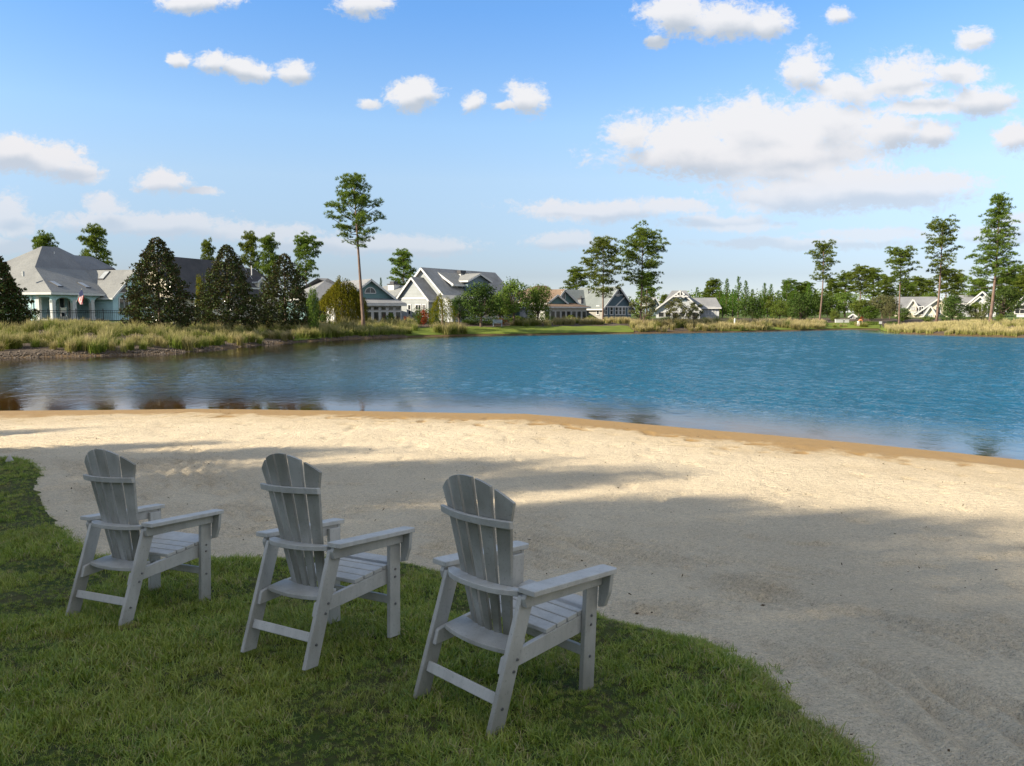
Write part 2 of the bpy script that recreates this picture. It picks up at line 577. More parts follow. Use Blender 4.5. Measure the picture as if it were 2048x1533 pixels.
def mat_bank():
    """pine-straw mulch and bare grey-brown soil of the far bank, lawn further back"""
    m, t, out = newmat('bank_soil')
    pos = t.n('NewGeometry').outputs['Position']
    n1 = t.noise(pos, 0.35, 5, 0.62)
    n2 = t.noise(pos, 3.5, 5, 0.7)
    n3 = t.noise(pos, 14.0, 3, 0.7)
    c = t.mix(t.smooth(n1.outputs[0], 0.38, 0.62), (0.072, 0.056, 0.042), (0.105, 0.083, 0.062))
    c = t.mix(t.smooth(n2.outputs[0], 0.5, 0.72), c, (0.055, 0.042, 0.030))
    c = t.mix(t.math('MULTIPLY', t.smooth(n3.outputs[0], 0.62, 0.75), 0.7), c, (0.30, 0.25, 0.18))
    sd = t.n('Attribute', attribute_name='inland').outputs['Fac']
    gr = t.mix(n2.outputs[0], (0.06, 0.10, 0.022), (0.10, 0.13, 0.035))
    c = t.mix(t.smooth(t.math('ADD', sd, t.math('MULTIPLY', n1.outputs[0], 14.0)), 30.0, 36.0), c, gr)
    sh = t.smooth(t.math('ADD', sd, t.math('MULTIPLY', n2.outputs[0], 1.2)), 1.5, 0.7)
    c = t.mix(t.math('MULTIPLY', sh, 0.8), c, t.mix(n3.outputs[0], (0.07, 0.045, 0.022), (0.17, 0.11, 0.05)))
    bp = t.n('Bump', {'Strength': 0.9, 'Distance': 0.15, 'Height': n2.outputs[0]})
    b = t.n('BsdfPrincipled', {'Base Color': c, 'Roughness': 0.95, 'Specular IOR Level': 0.15, 'Normal': bp})
    t.set(out.inputs[0], b)
    return m


M_SAND, M_LSOIL, M_BANK = mat_sand(), mat_lawnsoil(), mat_bank()

# ---- one ground sheet out to the horizon
xs = spaced((-2500, -400, 300), (-400, -120, 20), (-120, 140, 1.3), (140, 400, 20), (400, 2500, 300))
ys = spaced((-2000, -100, 200), (-100, 24, 6), (24, 150, 1.1), (150, 400, 12), (400, 3000, 300))
X, Y, Fq = grid(xs, ys)
s = poly_sd(LAKE, X, Y)
Z = far_z(X, Y, s)
nearside = (Y < 26)
Z = np.where(nearside, np.minimum(Z, 0.0) - 1.9, Z)
me = npmesh('ground', np.c_[X, Y, Z], [Fq], True)
fattr(me, 'inland', np.where(nearside, 50, s))
tag(link('ground', me, M_BANK), kind='structure')

# ---- the beach, running on under the water as the lake's floor
xs = spaced((-34, -9, .16), (-9, -5, .08), (-5, 7, .045), (7, 13, .09), (13, 40, .3))
ys = spaced((-14, 1.6, .4), (1.6, 7.5, .04), (7.5, 12, .07), (12, 18, .11), (18, 30, .2))
X, Y, Fq = grid(xs, ys)
Z = sand_z(X, Y)
sd = poly_sd(LAKE, X, Y)
lt = -lawn_t(X, Y)
dry = sstep(sd, 0.3, 1.6)
Z += dry * (0.045 * (fbm(X / 1.9, Y / 1.9, 3, 1) - 0.5) + 0.019 * (fbm(X / .45, Y / .45, 3, 9) - 0.5) + 0.022 * (fbm(X / .12, Y / .12, 2, 4) - 0.5))
wave = np.sin((lt + 0.25 * X + 0.55 * fbm(X / .8, Y / .8, 3, 12)) * 2 * np.pi / 0.25)
band = sstep(lt, 0.1, 0.5) * (1 - sstep(lt, 1.6, 3.4)) * sstep(fbm(X / 1.1, Y / 1.1, 2, 21), 0.36, 0.55)
Z += band * 0.032 * wave * sstep(sd, 2, 5)
Z -= 0.22 * sstep(-lt, .10, .6)
foot = fbm(X / .33, Y / .33, 2, 31)
Z -= 0.028 * sstep(foot, 0.66, 0.8) * dry
me = npmesh('sand', np.c_[X, Y, Z], [Fq], True)
tag(link('sand', me, M_SAND), kind='structure')

# ---- the near lawn
xs = spaced((-60, -10, 2.0), (-10, 3.0, .07), (3, 60, 3))
ys = spaced((-60, 1.5, 3), (1.5, 8.5, .07), (8.5, 17, .12))
X, Y, Fq = grid(xs, ys)
lt = lawn_t(X, Y)
lz = lawn_z0(X, Y) - 0.05
bumps = 0.03 * (fbm(X / .5, Y / .5, 3, 14) - 0.5)


def lawn_top(x, y):
    lt = lawn_t(x, y)
    return lawn_z0(x, y) - 0.05 + np.clip(0.045 * sstep(lt, -0.02, 0.14) - 0.3 * np.maximum(-lt, 0), -0.6, 0.05) + 0.06 * (fbm(x / .38, y / .38, 3, 14) - 0.5) * sstep(lt, 0, .3) - 0.035 * sstep(lt, .15, .7)


Z = lawn_top(X, Y)
me = npmesh('lawn', np.c_[X, Y, Z], [Fq], True)
tag(link('lawn', me, M_LSOIL), kind='structure')


# ---- water
def mat_water():
    m, t, out = newmat('water')
    pos = t.n('NewGeometry').outputs['Position']
    sp = t.n('SeparateXYZ', {0: pos})
    shore = t.n('Attribute', attribute_name='offshore').outputs['Fac']
    # short wind ripples, longer lapping waves; sheltered along the beach and in the left arm
    a1 = t.noise(t.vm('MULTIPLY', pos, (1.0, 1.0, 1.0)), 3.2, 4, 0.62)
    a3 = t.noise(pos, 0.10, 2, 0.5)
    wind = t.smooth(sp.outputs[0], -16.0, 9.0)
    wind = t.math('MULTIPLY_ADD', wind, 1.18, 0.34)
    calm = t.smooth(t.math('ADD', shore, t.math('MULTIPLY', a3.outputs[0], 3.0)), 1.0, 9.0)
    amp = t.math('MULTIPLY', wind, t.math('MULTIPLY_ADD', calm, 0.97, 0.03))
    amp = t.math('MULTIPLY', amp, t.math('MULTIPLY_ADD', a3.outputs[0], 0.9, 0.55))
    hgt = t.math('MULTIPLY', a1.outputs[0], 0.075)
    bp = t.n('Bump', {'Strength': 1.0, 'Distance': 1.0, 'Height': t.math('MULTIPLY', hgt, amp)})
    fr = t.n('Fresnel', {'IOR': 1.333, 'Normal': bp})
    gl = t.n('BsdfGlossy', {'Color': (0.96, 0.98, 1), 'Roughness': 0.03, 'Normal': bp})
    clear = t.n('BsdfTransparent', {'Color': (0.90, 0.72, 0.42)})
    body = t.n('BsdfDiffuse', {'Color': t.mix(t.smooth(sp.outputs[0], -14.0, 2.0), (0.032, 0.045, 0.045), (0.008, 0.075, 0.130))})  # body colour shifts across the lake, painted in for calmer water's different reflections
    turb = t.smooth(t.math('MULTIPLY_ADD', sp.outputs[0], 0.12, t.math('MULTIPLY', shore, 0.5)), 0.3, 3.2)
    low = t.n('MixShader', {0: turb, 1: clear.outputs[0], 2: body.outputs[0]})
    mx = t.n('MixShader', {0: t.math('MULTIPLY', fr.outputs[0], t.math('MULTIPLY_ADD', t.math('MULTIPLY', wind, calm), -0.42, 1.08), clamp=True), 1: low.outputs[0], 2: gl.outputs[0]})
    t.set(out.inputs[0], mx)
    return m


def wave_height(x, y, off):
    """wind waves running in from the right, lower in the left arm, dying out along the beach"""
    rg = np.random.RandomState(19)
    wind = .34 + .66 * sstep(x, -13, 8)
    patch = .40 + 1.2 * fbm(x / 11, y / 14, 3, 41)
    calm = .05 + .95 * sstep(off + 2.5 * (fbm(x / 4, y / 4, 2, 43) - .5), .8, 7.0)
    z = 0 * x
    n = 46
    for i in range(n):
        lam = .30 * (5.2 ** rg.rand())
        th = R(200) + rg.normal() * .75
        kx, ky = math.cos(th) * 2 * math.pi / lam, math.sin(th) * 2 * math.pi / lam
        ph = rg.uniform(0, 6.283)
        sl = .135 * math.sqrt(2.0 / n)
        wob = 1.3 * (fbm(x / 3.1, y / 3.1, 2, 60 + i % 5) - .5) * min(2.0, 1.0 / lam + .5)
        fade = 1.0 if lam > .9 else (1 - sstep(y, 26, 44))
        z = z + sl * lam / (2 * math.pi) * np.sin(kx * x + ky * y + ph + wob * 3) * fade
    return z * wind * patch * calm


xs = spaced((-70, -34, .6), (-34, 30, .13), (30, 105, .5))
ys = spaced((2, 11, .4), (11, 34, .11), (34, 60, .22), (60, 125, .5))
X, Y, Fq = grid(xs, ys)
s = poly_sd(LAKE, X, Y)
keep = (s[Fq] < 1.2).any(1) & (np.abs(X[Fq]) < .78 * Y[Fq] + 6).any(1)
used = np.unique(Fq[keep]); remap = np.full(len(X), -1); remap[used] = np.arange(len(used))
Xw, Yw, sw = X[used], Y[used], s[used]
me = npmesh('lake_water', np.c_[Xw, Yw, wave_height(Xw, Yw, -sw)], [remap[Fq[keep]]], True)
fattr(me, 'offshore', -sw)
print('water faces', int(keep.sum()))
tag(link('lake_water', me, mat_water()), kind='structure')

# ================================================================ ADIRONDACK CHAIRS
def mat_plastic():
    m, t, out = newmat('weathered_lumber')
    co = t.n('TexCoord').outputs['Object']
    rnd = t.n('ObjectInfo').outputs['Random']
    v = t.vm('ADD', co, t.n('CombineXYZ', {0: t.math('MULTIPLY', rnd, 9.0), 1: rnd, 2: rnd}).outputs[0])
    n1 = t.noise(t.vm('MULTIPLY', v, (14, 14, 3)), 1.0, 5, 0.65)
    n2 = t.noise(v, 70.0, 3, 0.7)
    n3 = t.noise(v, 2.6, 3, 0.5)
    c = t.mix(t.smooth(n1.outputs[0], 0.35, 0.7), (0.505, 0.498, 0.462), (0.42, 0.412, 0.38))
    c = t.mix(t.math('MULTIPLY', t.smooth(n2.outputs[0], 0.56, 0.72), 0.5), c, (0.22, 0.23, 0.21))
    dirt_shade = t.n('Attribute', attribute_name='dirt_shade').outputs['Fac']
    dm = t.math('MULTIPLY', t.smooth(n3.outputs[0], 0.15, 0.75), dirt_shade)
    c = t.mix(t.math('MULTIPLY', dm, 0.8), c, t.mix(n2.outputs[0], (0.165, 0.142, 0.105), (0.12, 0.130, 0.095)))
    bp = t.n('Bump', {'Strength': 0.25, 'Distance': 0.004, 'Height': n1.outputs[0]})
    b = t.n('BsdfPrincipled', {'Base Color': c, 'Roughness': 0.55, 'Specular IOR Level': 0.3, 'Normal': bp})
    t.set(out.inputs[0], b)
    return m


M_LUMBER = mat_plastic()
M_BOLT = pmat('steel_bolt', (0.25, 0.25, 0.26), rough=0.35, metal=0.8)


def dirt_shade(o, f):  # per-vertex darkening: dirt, plus shade painted onto the back slats
    me = o.data
    fattr(me, 'dirt_shade', [f(v.co) for v in me.vertices])
    return o


def make_chair():
    root = empty('adirondack_chair', (0, 0, 0))
    B = lambda mb, name, f=None, par=root: dirt_shade(mb.build(name, M_LUMBER, par, bevel=0.0025), f or (lambda c: 0.25))
    T = 0.027

    def bolt(par, x, y, z, side):
        m = MB()
        m.tube([(x, y, z), (x + side * 0.006, y, z)], [0.0075, 0.006], 8)
        m.build('bolt', M_BOLT, par)
    legdirt = lambda c: 0.2 + 0.7 * max(0, 1 - c.z / 0.15)
    for sx in (1, -1):
        xo, xi = 0.270 * sx, (0.270 - T) * sx
        # rear leg: a board leaning forward
        m = MB()
        m.slab([(xi, -0.376, -0.03), (xi, -0.286, -0.03), (xi, -0.112, 0.567), (xi, -0.200, 0.567)], (xo - xi, 0, 0))
        rl = B(m, 'rear_leg', legdirt)
        # front leg
        m = MB(); m.slab([(xi, 0.265, -0.03), (xi, 0.354, -0.03), (xi, 0.354, 0.567), (xi, 0.265, 0.567)], (xo - xi, 0, 0))
        fl = B(m, 'front_leg', legdirt)
        # rail under the arm, outside the legs
        m = MB(); m.slab([(xo, -0.195, 0.520), (xo, 0.352, 0.523), (xo, 0.352, 0.584), (xo, -0.195, 0.584), (xo, -0.207, 0.56)], (0.026 * sx, 0, 0))
        B(m, 'arm_rail', lambda c: 0.5)
        # bracket at the front
        m = MB(); m.slab([(xo + 0.001 * sx, 0.356, 0.584), (xo + .075 * sx, 0.356, 0.584), (xo + .066 * sx, .356, .49), (xo + .038 * sx, 0.356, 0.415), (xo + 0.001 * sx, 0.356, 0.405)], (0, -0.026, 0))
        o = B(m, 'arm_bracket', lambda c: 0.3)
        for v in o.data.vertices: v.co.y += 0.026
        # arm board
        m = MB()
        a0, a1 = 0.252 * sx, 0.352 * sx
        m.slab([(a0, -0.208, 0.5845), (a1, -0.208, 0.5845), (a1, 0.395, 0.5845), (a1 - .012 * sx, 0.407, 0.5845), (a0 + .012 * sx, 0.407, 0.5845), (a0, 0.395, 0.5845)], (0, 0, 0.0255))
        B(m, 'armrest', lambda c: 0.15)
        # seat rail inside the legs
        x1, x0 = 0.241 * sx, 0.216 * sx
        m = MB(); m.slab([(x1, -0.285, 0.222), (x1, 0.33, 0.292), (x1, 0.352, 0.378), (x1, 0.33, 0.384), (x1, -0.235, 0.302), (x1, -0.268, 0.292)], (x0 - x1, 0, 0))
        B(m, 'seat_rail', lambda c: 0.35)
        for (y, z) in ((-0.215, 0.285), (-0.235, 0.235), (-0.30, 0.085)):
            bolt(rl, xo, y, z, sx)
        for (y, z) in ((0.31, 0.37), (0.308, 0.325), (0.31, 0.165)):
            bolt(fl, xo, y, z, sx)
    # stretchers
    m = MB(); m.slab([(-0.242, -0.318, 0.096), (-0.242, -0.300, 0.090), (-0.242, -0.286, 0.137), (-0.242, -0.304, 0.143)], (0.484, 0, 0))
    B(m, 'stretcher')
    m = MB(); m.box(-0.242, 0.242, 0.285, 0.31, 0.165, 0.212)
    B(m, 'stretcher')
    # seat slats on the sloping rails
    sl = (0.384 - 0.302) / (0.33 + 0.235)
    for k in range(5):
        yf = 0.402 - 0.078 * k - (0.012 if k else 0)
        yb = yf - (0.082 if k == 0 else 0.070)
        hw = 0.212 if yf > 0.3 and k == 0 else 0.240
        hw = 0.2405
        zt = lambda y: 0.304 + (y + 0.235) * sl
        m = MB()
        if k == 0:
            yb, yf = 0.272, 0.395
            m.slab([(-0.2405, yb, zt(yb)), (0.2405, yb, zt(yb)), (0.2405, 0.2635, zt(.2635)), (-.2405, .2635, zt(.2635))][:0] or
                   [(-0.239, yb, zt(yb)), (0.239, yb, zt(yb)), (0.239, yf, zt(yf)), (-0.239, yf, zt(yf))], (0, 0, 0.022))
        else:
            m.slab([(-hw, yb, zt(yb)), (hw, yb, zt(yb)), (hw, yf - .066 * 0, zt(yf)), (-hw, yf, zt(yf))], (0, 0, 0.022))
        B(m, 'seat_slat', lambda c: 0.1)
    # curved support at the rear of the seat
    def backy(x, z):
        # rear face of the curved back
        tt = (z - 0.31) / (1.09 - 0.31)
        hwid = 0.142 + (0.254 - 0.142) * tt
        return -0.128 - 0.2 * (z - 0.31) - 0.045 * (0.25 + 0.75 * tt) * (1 - min(1, (x / hwid) ** 2)) + 0.012 * (x / hwid) ** 2
    def arc_board(name, xw, z, th, rear, frontgap, tilt=0.0, f=None, n=8, endy=None):
        m = MB()
        fr, re = [], []
        for i in range(n + 1):
            x = -xw + 2 * xw * i / n
            xc = max(-0.9, min(0.9, x / xw))
            y1 = backy(x * 0.86, z) - frontgap
            y0 = rear(x)
            if abs(x) / xw > 0.93: y1 = max(y1, y0 + 0.04)
            fr.append((x, y1, z + tilt * (y1 + 0.2))); re.append((x, y0, z + tilt * (y0 + 0.2)))
        for i in range(n):
            m.slab([fr[i], fr[i + 1], re[i + 1], re[i]], (0, 0, th))
        me_mb = MB()
        vs = [*fr, *re[::-1]]
        me_mb.slab(vs, (0, 0, th))
        return B(me_mb, name, f)
    arc_board('seat_support', 0.214, 0.300, 0.022, lambda x: -0.235 - 0.03 * (1 - (x / .214) ** 2), 0.0, 0.14, lambda c: 0.9)
    arc_board('back_support', 0.2425, 0.560, 0.026, lambda x: -0.200 - 0.075 * (1 - (abs(x) / .2425) ** 3), 0.0, 0.0, lambda c: 0.4)
    # fanned back slats with an arched top
    arch = lambda x: 1.09 - 0.107 * (abs(x) / 0.254) ** 2
    for i in range(5):
        m = MB()
        gap = 0.0095
        xb0, xb1 = -0.142 + 0.0568 * i + gap, -0.142 + 0.0568 * (i + 1) - gap
        xt0, xt1 = -0.254 + 0.1016 * i + gap, -0.254 + 0.1016 * (i + 1) - gap
        xm = (xt0 + xt1) / 2
        zb = 0.318
        rows = [(zb, xb0, xb1)]
        for z in (0.5, 0.7, 0.9):
            tt = (z - zb) / (1.09 - zb)
            rows.append((z, xb0 + (xt0 - xb0) * tt, xb1 + (xt1 - xb1) * tt))
        L = [(x0, backy(x0, z), z) for z, x0, x1 in rows]
        Rr = [(x1, backy(x1, z), z) for z, x0, x1 in rows]
        top = [(x, backy(x, arch(x)), arch(x)) for x in (xt0, xt0 * .66 + xt1 * .34, xt0 * .34 + xt1 * .66, xt1)]
        rear = L + [top[0]], Rr + [top[3]]
        vs, fs = [], []
        for off in (0.0, 0.017):
            for a, b in zip(*rear):
                vs += [(a[0], a[1] + off, a[2]), (b[0], b[1] + off, b[2])]
            vs += [(top[1][0], top[1][1] + off, top[1][2]), (top[2][0], top[2][1] + off, top[2][2])]
        nn = len(vs) // 2
        k = len(rear[0])
        for r_ in range(k - 1):
            fs.append((2 * r_, 2 * r_ + 1, 2 * r_ + 3, 2 * r_ + 2))
            fs.append((nn + 2 * r_, nn + 2 * r_ + 2, nn + 2 * r_ + 3, nn + 2 * r_ + 1))
            fs.append((2 * r_, 2 * r_ + 2, nn + 2 * r_ + 2, nn + 2 * r_))
            fs.append((2 * r_ + 1, nn + 2 * r_ + 1, nn + 2 * r_ + 3, 2 * r_ + 3))
        e0, e1 = 2 * (k - 1), 2 * (k - 1) + 1
        t1, t2 = 2 * k, 2 * k + 1
        fs += [(e0, e1, t2, t1), (nn + e1, nn + e0, nn + t1, nn + t2), (0, nn, nn + 1, 1)]
        for a, b in ((e0, t1), (t1, t2), (t2, e1)):
            fs.append((a, b, nn + b, nn + a))
        m.add(vs, fs)
        B(m, 'back_slat', lambda c: 1.0 + 0.4 * max(0, 1 - (c.z - 0.3) / 0.45))  # extra dark tone paints the shade on the slats' rear side, besides dirt
    # cleat across the back
    m = MB()
    fr = [(x, backy(x, 0.905) - 0.001, 0) for x in np.linspace(-0.238, 0.238, 9)]
    vs = [(x, y, 0.872) for x, y, _ in fr] + [(x, y - 0.026, 0.872) for x, y, _ in fr[::-1]]
    m.slab(vs, (0, -0.007, 0.035))
    B(m, 'back_cleat', lambda c: 0.3)
    return root


CHAIRS = [((-2.5509, 5.0596, CH - 1.9996), 0.447, -0.0855, -0.0439, 'grey adirondack chair farthest from the grass edge curve, at the left end of the row'),
          ((-1.092, 4.2533, CH - 1.8836), 0.5977, -0.09, -0.068, 'grey adirondack chair in the middle of the row, between the other two'),
          ((-0.0284, 3.5975, CH - 1.8545), 0.7818, -0.0673, -0.0125, 'grey adirondack chair nearest the sand, with green mould on its rear seat board')]
CHAIRS[0] = CHAIRS[0][:4] + ('grey adirondack chair at the left end of the row of three, farthest from the viewer',)
CHAIRS[1] = CHAIRS[1][:4] + ('middle one of the three grey adirondack chairs standing on the lawn',)
CHAIRS[2] = CHAIRS[2][:4] + ('grey adirondack chair at the right end of the row, nearest the viewer',)
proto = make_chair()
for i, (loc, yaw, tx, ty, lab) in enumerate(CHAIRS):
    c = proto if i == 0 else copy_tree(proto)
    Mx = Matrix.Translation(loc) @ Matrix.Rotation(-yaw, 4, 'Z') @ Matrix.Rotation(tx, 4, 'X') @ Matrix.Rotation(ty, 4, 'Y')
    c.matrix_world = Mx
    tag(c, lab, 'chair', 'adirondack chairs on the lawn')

# ================================================================ PLANT BUILDERS
RG = np.random.RandomState(11)


def unit(v):
    return v / (np.linalg.norm(v, axis=-1, keepdims=True) + 1e-9)


def rdir(n, rg=RG):
    return unit(rg.normal(size=(n, 3)))


def leaf_quads(C, N, L, Wd, rg=RG):
    n = len(C)
    a = unit(np.cross(N, rdir(n, rg)))
    b = np.cross(N, a)
    L = np.broadcast_to(np.asarray(L, float).reshape(-1, 1), (n, 1)) / 2
    Wd = np.broadcast_to(np.asarray(Wd, float).reshape(-1, 1), (n, 1)) / 2
    V = np.stack([C - a * L, C + b * Wd, C + a * L, C - b * Wd], 1).reshape(-1, 3)
    return V, np.arange(4 * n).reshape(-1, 4)


def needle_tris(C, D, L, w, rg=RG):
    """thin triangles from C along D"""
    n = len(C)
    b = unit(np.cross(D, rdir(n, rg))) * (np.broadcast_to(np.asarray(w, float).reshape(-1, 1), (n, 1)) / 2)
    L = np.broadcast_to(np.asarray(L, float).reshape(-1, 1), (n, 1))
    V = np.stack([C - b, C + b, C + D * L], 1).reshape(-1, 3)
    return V, np.arange(3 * n).reshape(-1, 3)


def tufts(C, D, k, L, w, spread, rg):
    """k needles fanned round each direction D"""
    n = len(C)
    CC = np.repeat(C, k, 0)
    DD = unit(np.repeat(D, k, 0) + spread * rg.normal(size=(n * k, 3)))
    return needle_tris(CC + DD * 0.02, DD, L * rg.uniform(0.75, 1.15, n * k), w, rg)


M_PINE = leafmat('pine_needles', [(.055, .098, .016), (.105, .165, .024), (.165, .220, .036), (.235, .260, .056)], trans=.34)
M_YPINE = leafmat('young_pine_needles', [(.055, .118, .016), (.090, .170, .024), (.13, .205, .036)], trans=.25)
M_MAG = leafmat('magnolia_leaves', [(.022, .048, .010), (.036, .072, .014), (.052, .092, .020), (.070, .110, .028), (.10, .060, .024)], trans=.08, back=(.070, .052, .020), gloss=.22)
M_OAK = leafmat('oak_leaves', [(.068, .108, .020), (.105, .152, .028), (.150, .188, .040)], trans=.22)
M_DARK = leafmat('dark_oak_leaves', [(.030, .058, .015), (.052, .088, .021), (.078, .112, .028)], trans=.15)
M_LIGHT = leafmat('light_green_leaves', [(.075, .115, .022), (.115, .150, .030), (.155, .165, .042)], trans=.25)
M_OLIVE = leafmat('grey_green_leaves', [(.070, .085, .032), (.110, .120, .048), (.160, .150, .075)], trans=.22)
M_WILLOW = leafmat('willow_leaves', [(.095, .105, .010), (.140, .135, .012), (.180, .155, .018)], trans=.3)
M_HEDGE = leafmat('hedge_leaves', [(.035, .075, .012), (.065, .115, .018), (.095, .135, .025)], trans=.2)
M_RED = leafmat('red_leaves', [(.20, .020, .012), (.30, .055, .02), (.075, .085, .025), (.38, .10, .05)], trans=.2)
M_BARK = pmat('bark', (.16, .115, .085), (.085, .062, .048), rough=.9, scale=3, bump=.8, bscale=14, stretch=(3, 3, .6))
M_PBARK = pmat('pine_bark', (.215, .150, .115), (.12, .082, .062), rough=.9, scale=2.5, bump=.9, bscale=9, stretch=(3, 3, .8))
M_LIMB = pmat('dark_limbs', (.06, .048, .038), rough=.9, scale=3)


def clump_tufts(cl, per, L, w, rg, nd=13, flat=.62, up=.45):
    """needle tufts over flattened clumps; cl = list of (centre, radius)"""
    C, D = [], []
    for c, r in cl:
        n = max(3, int(per * (r / .6) ** 1.6))
        d = rdir(n, rg)
        d[:, 2] = np.abs(d[:, 2]) * .9 - .22
        p = np.array(c) + d * r * np.array([1, 1, flat]) * rg.uniform(.55, 1.0, (n, 1))
        C.append(p); D.append(unit(d + np.array([0, 0, up])))
    return tufts(np.concatenate(C), np.concatenate(D), nd, L, w, .42, rg)


def pine(seed, H, R_, base, dens=1.0, lean=(0, 0), profile=None, sub=1.0, trunk_r=.17, needle=.34, side=0.0, w=.034):
    """tall bare-stemmed pine; returns (trunk mesh, crown mesh)"""
    rg = np.random.RandomState(seed)
    mb = MB()
    bend = rg.normal(size=2) * .012 * H
    def tp(t):
        return np.array([lean[0] * t * H + bend[0] * math.sin(t * 3.1), lean[1] * t * H + bend[1] * math.sin(t * 2.7), t * H])
    ts = np.linspace(0, .97, 13)
    mb.tube([tp(t) - (np.array([0, 0, .25]) if t == 0 else 0) for t in ts], [trunk_r * (1.25 if t == 0 else 1) * (1 - .80 * t) for t in ts], 9)
    profile = profile or (lambda u: .25 + 1.05 * math.sin(min(1, (u + .12) / .75) * 1.57) * (1 - u) ** .55 if u < .9 else .32)
    cl = []
    nb = int(30 * dens)
    lb = MB()
    for i in range(nb):
        u = ((i + rg.uniform(-.4, .4)) / nb)
        u = min(max(u, 0), .99)
        t = base + (1 - base) * u ** .92 * .98
        az = i * 2.399 + rg.uniform(-.5, .5)
        L = R_ * profile(u) * rg.uniform(.62, 1.08) * (1 + side * math.cos(az))
        el = R(rg.uniform(2, 22) + 38 * u)
        p0 = tp(t - .02)
        dr = np.array([math.cos(az) * math.cos(el), math.sin(az) * math.cos(el), math.sin(el)])
        sag = np.array([0, 0, -.10 * L * (1 - u)])
        pm, pe = p0 + dr * L * .5 + sag * 1.2, p0 + dr * L + sag + np.array([0, 0, .12 * L])
        lb.tube([p0, pm, pe], [max(.018, trunk_r * .26 * (1 - u * .5)), max(.015, trunk_r * .17), .012], 5, cap=False)
        m = max(2, int(round(L / (.50 * sub))))
        for k in range(m):
            f = 1 - .58 * k / max(1, m - 1) * rg.uniform(.8, 1.1) if m > 1 else 1
            q = p0 + (pe - p0) * f + rg.normal(size=3) * np.array([.26, .26, .14]) * sub
            cl.append((q, rg.uniform(.36, .64) * sub))
    for k in range(5):
        cl.append((tp(.985) + rg.normal(size=3) * .2, rg.uniform(.35, .5) * sub))
    V, Fc = clump_tufts(cl, 25, needle, w, rg)
    tm = mb.mesh('pine_trunk', smooth=True)
    return tm, npmesh('pine_crown', V, [Fc]), lb.mesh('pine_limbs')


def young_pine(seed, H, R_):
    rg = np.random.RandomState(seed)
    C, D = [], []
    mb = MB()
    mb.tube([(0, 0, -.2), (0, 0, H * .5), (0, 0, H * .97)], [.11, .07, .02], 6)
    z = .35
    while z < H * .97:
        u = z / H
        nbr = 7 if u < .8 else 5
        for k in range(nbr):
            az = rg.uniform(0, 6.283)
            L = R_ * (1 - u) ** .8 * rg.uniform(.65, 1.15) + .16
            el = R(18 + 45 * u + rg.uniform(-8, 8))
            dr = np.array([math.cos(az) * math.cos(el), math.sin(az) * math.cos(el), math.sin(el)])
            m = max(2, int(L / .22))
            for j in range(m):
                f = (j + 1) / m
                C.append(np.array([0, 0, z]) + dr * L * f + rg.normal(size=3) * .05); D.append(unit(dr * .8 + np.array([0, 0, .9 * f + .2])))
        z += .36 - .10 * u
    C.append(np.array([0, 0, H * .985])); D.append(np.array([0, 0, 1.]))
    V, Fc = tufts(np.array(C), np.array(D), 11, .30, .040, .36, rg)
    return mb.mesh('pine_trunk'), npmesh('pine_crown', V, [Fc])


def leafy(seed, blobs, n, leaf, trunk=None, up=.25, aspect=.5, limbs=True, shell=(.55, 1.04), tr=.14):
    """crown of leaf quads over blobs [(centre, (rx, ry, rz))]; trunk with limbs to the blobs"""
    rg = np.random.RandomState(seed)
    vol = np.array([b[1][0] * b[1][1] + b[1][0] * b[1][2] for b in blobs])
    cnt = np.maximum(8, (n * vol / vol.sum()).astype(int))
    C, N = [], []
    for (c, r), k in zip(blobs, cnt):
        d = rdir(k, rg)
        wob = 1 + .20 * np.sin(d[:, :1] * 7 + seed) * np.sin(d[:, 1:2] * 6 + 2 * seed) + .10 * rg.normal(size=(k, 1))
        C.append(np.array(c) + d * np.array(r) * rg.uniform(*shell, (k, 1)) * wob)
        N.append(unit(d + np.array([0, 0, up]) + .75 * rg.normal(size=(k, 3))))
    C, N = np.concatenate(C), np.concatenate(N)
    V, Fq = leaf_quads(C, N, leaf * rg.uniform(.7, 1.3, len(C)), leaf * aspect * rg.uniform(.7, 1.3, len(C)), rg)
    tm = None
    if trunk:
        mb = MB()
        h0 = trunk
        mb.tube([(0, 0, -.3), (.03, 0, h0 * .5), (0, .03, h0)], [tr * 1.25, tr, tr * .8], 8)
        if limbs:
            for c, r in blobs:
                c = np.array(c)
                a = np.array([0, 0, h0 * .85])
                mb.tube([a, a * .45 + c * .55 + rg.normal(size=3) * .1, c + np.array([0, 0, r[2] * .3])], [tr * .5, tr * .3, tr * .1], 5, cap=False)
        tm = mb.mesh('trunk')
    return tm, npmesh('crown', V, [Fq])


def blob_crown(seed, n, H, R_, z0, rb=(.30, .45), flat=.8, top=1.0):
    rg = np.random.RandomState(seed)
    out = []
    for i in range(n):
        u = (i + .5) / n
        z = z0 + (H - z0) * (.12 + .78 * u)
        rr = R_ * math.sqrt(max(.05, 1 - (2 * (u ** top) - .85) ** 2 * .85))
        az = i * 2.4 + rg.uniform(-.6, .6)
        q = rr * rg.uniform(.35, .78)
        r = R_ * rg.uniform(*rb)
        out.append(((q * math.cos(az), q * math.sin(az), min(z, H - r * flat * .8)), (r, r, r * flat)))
    return out


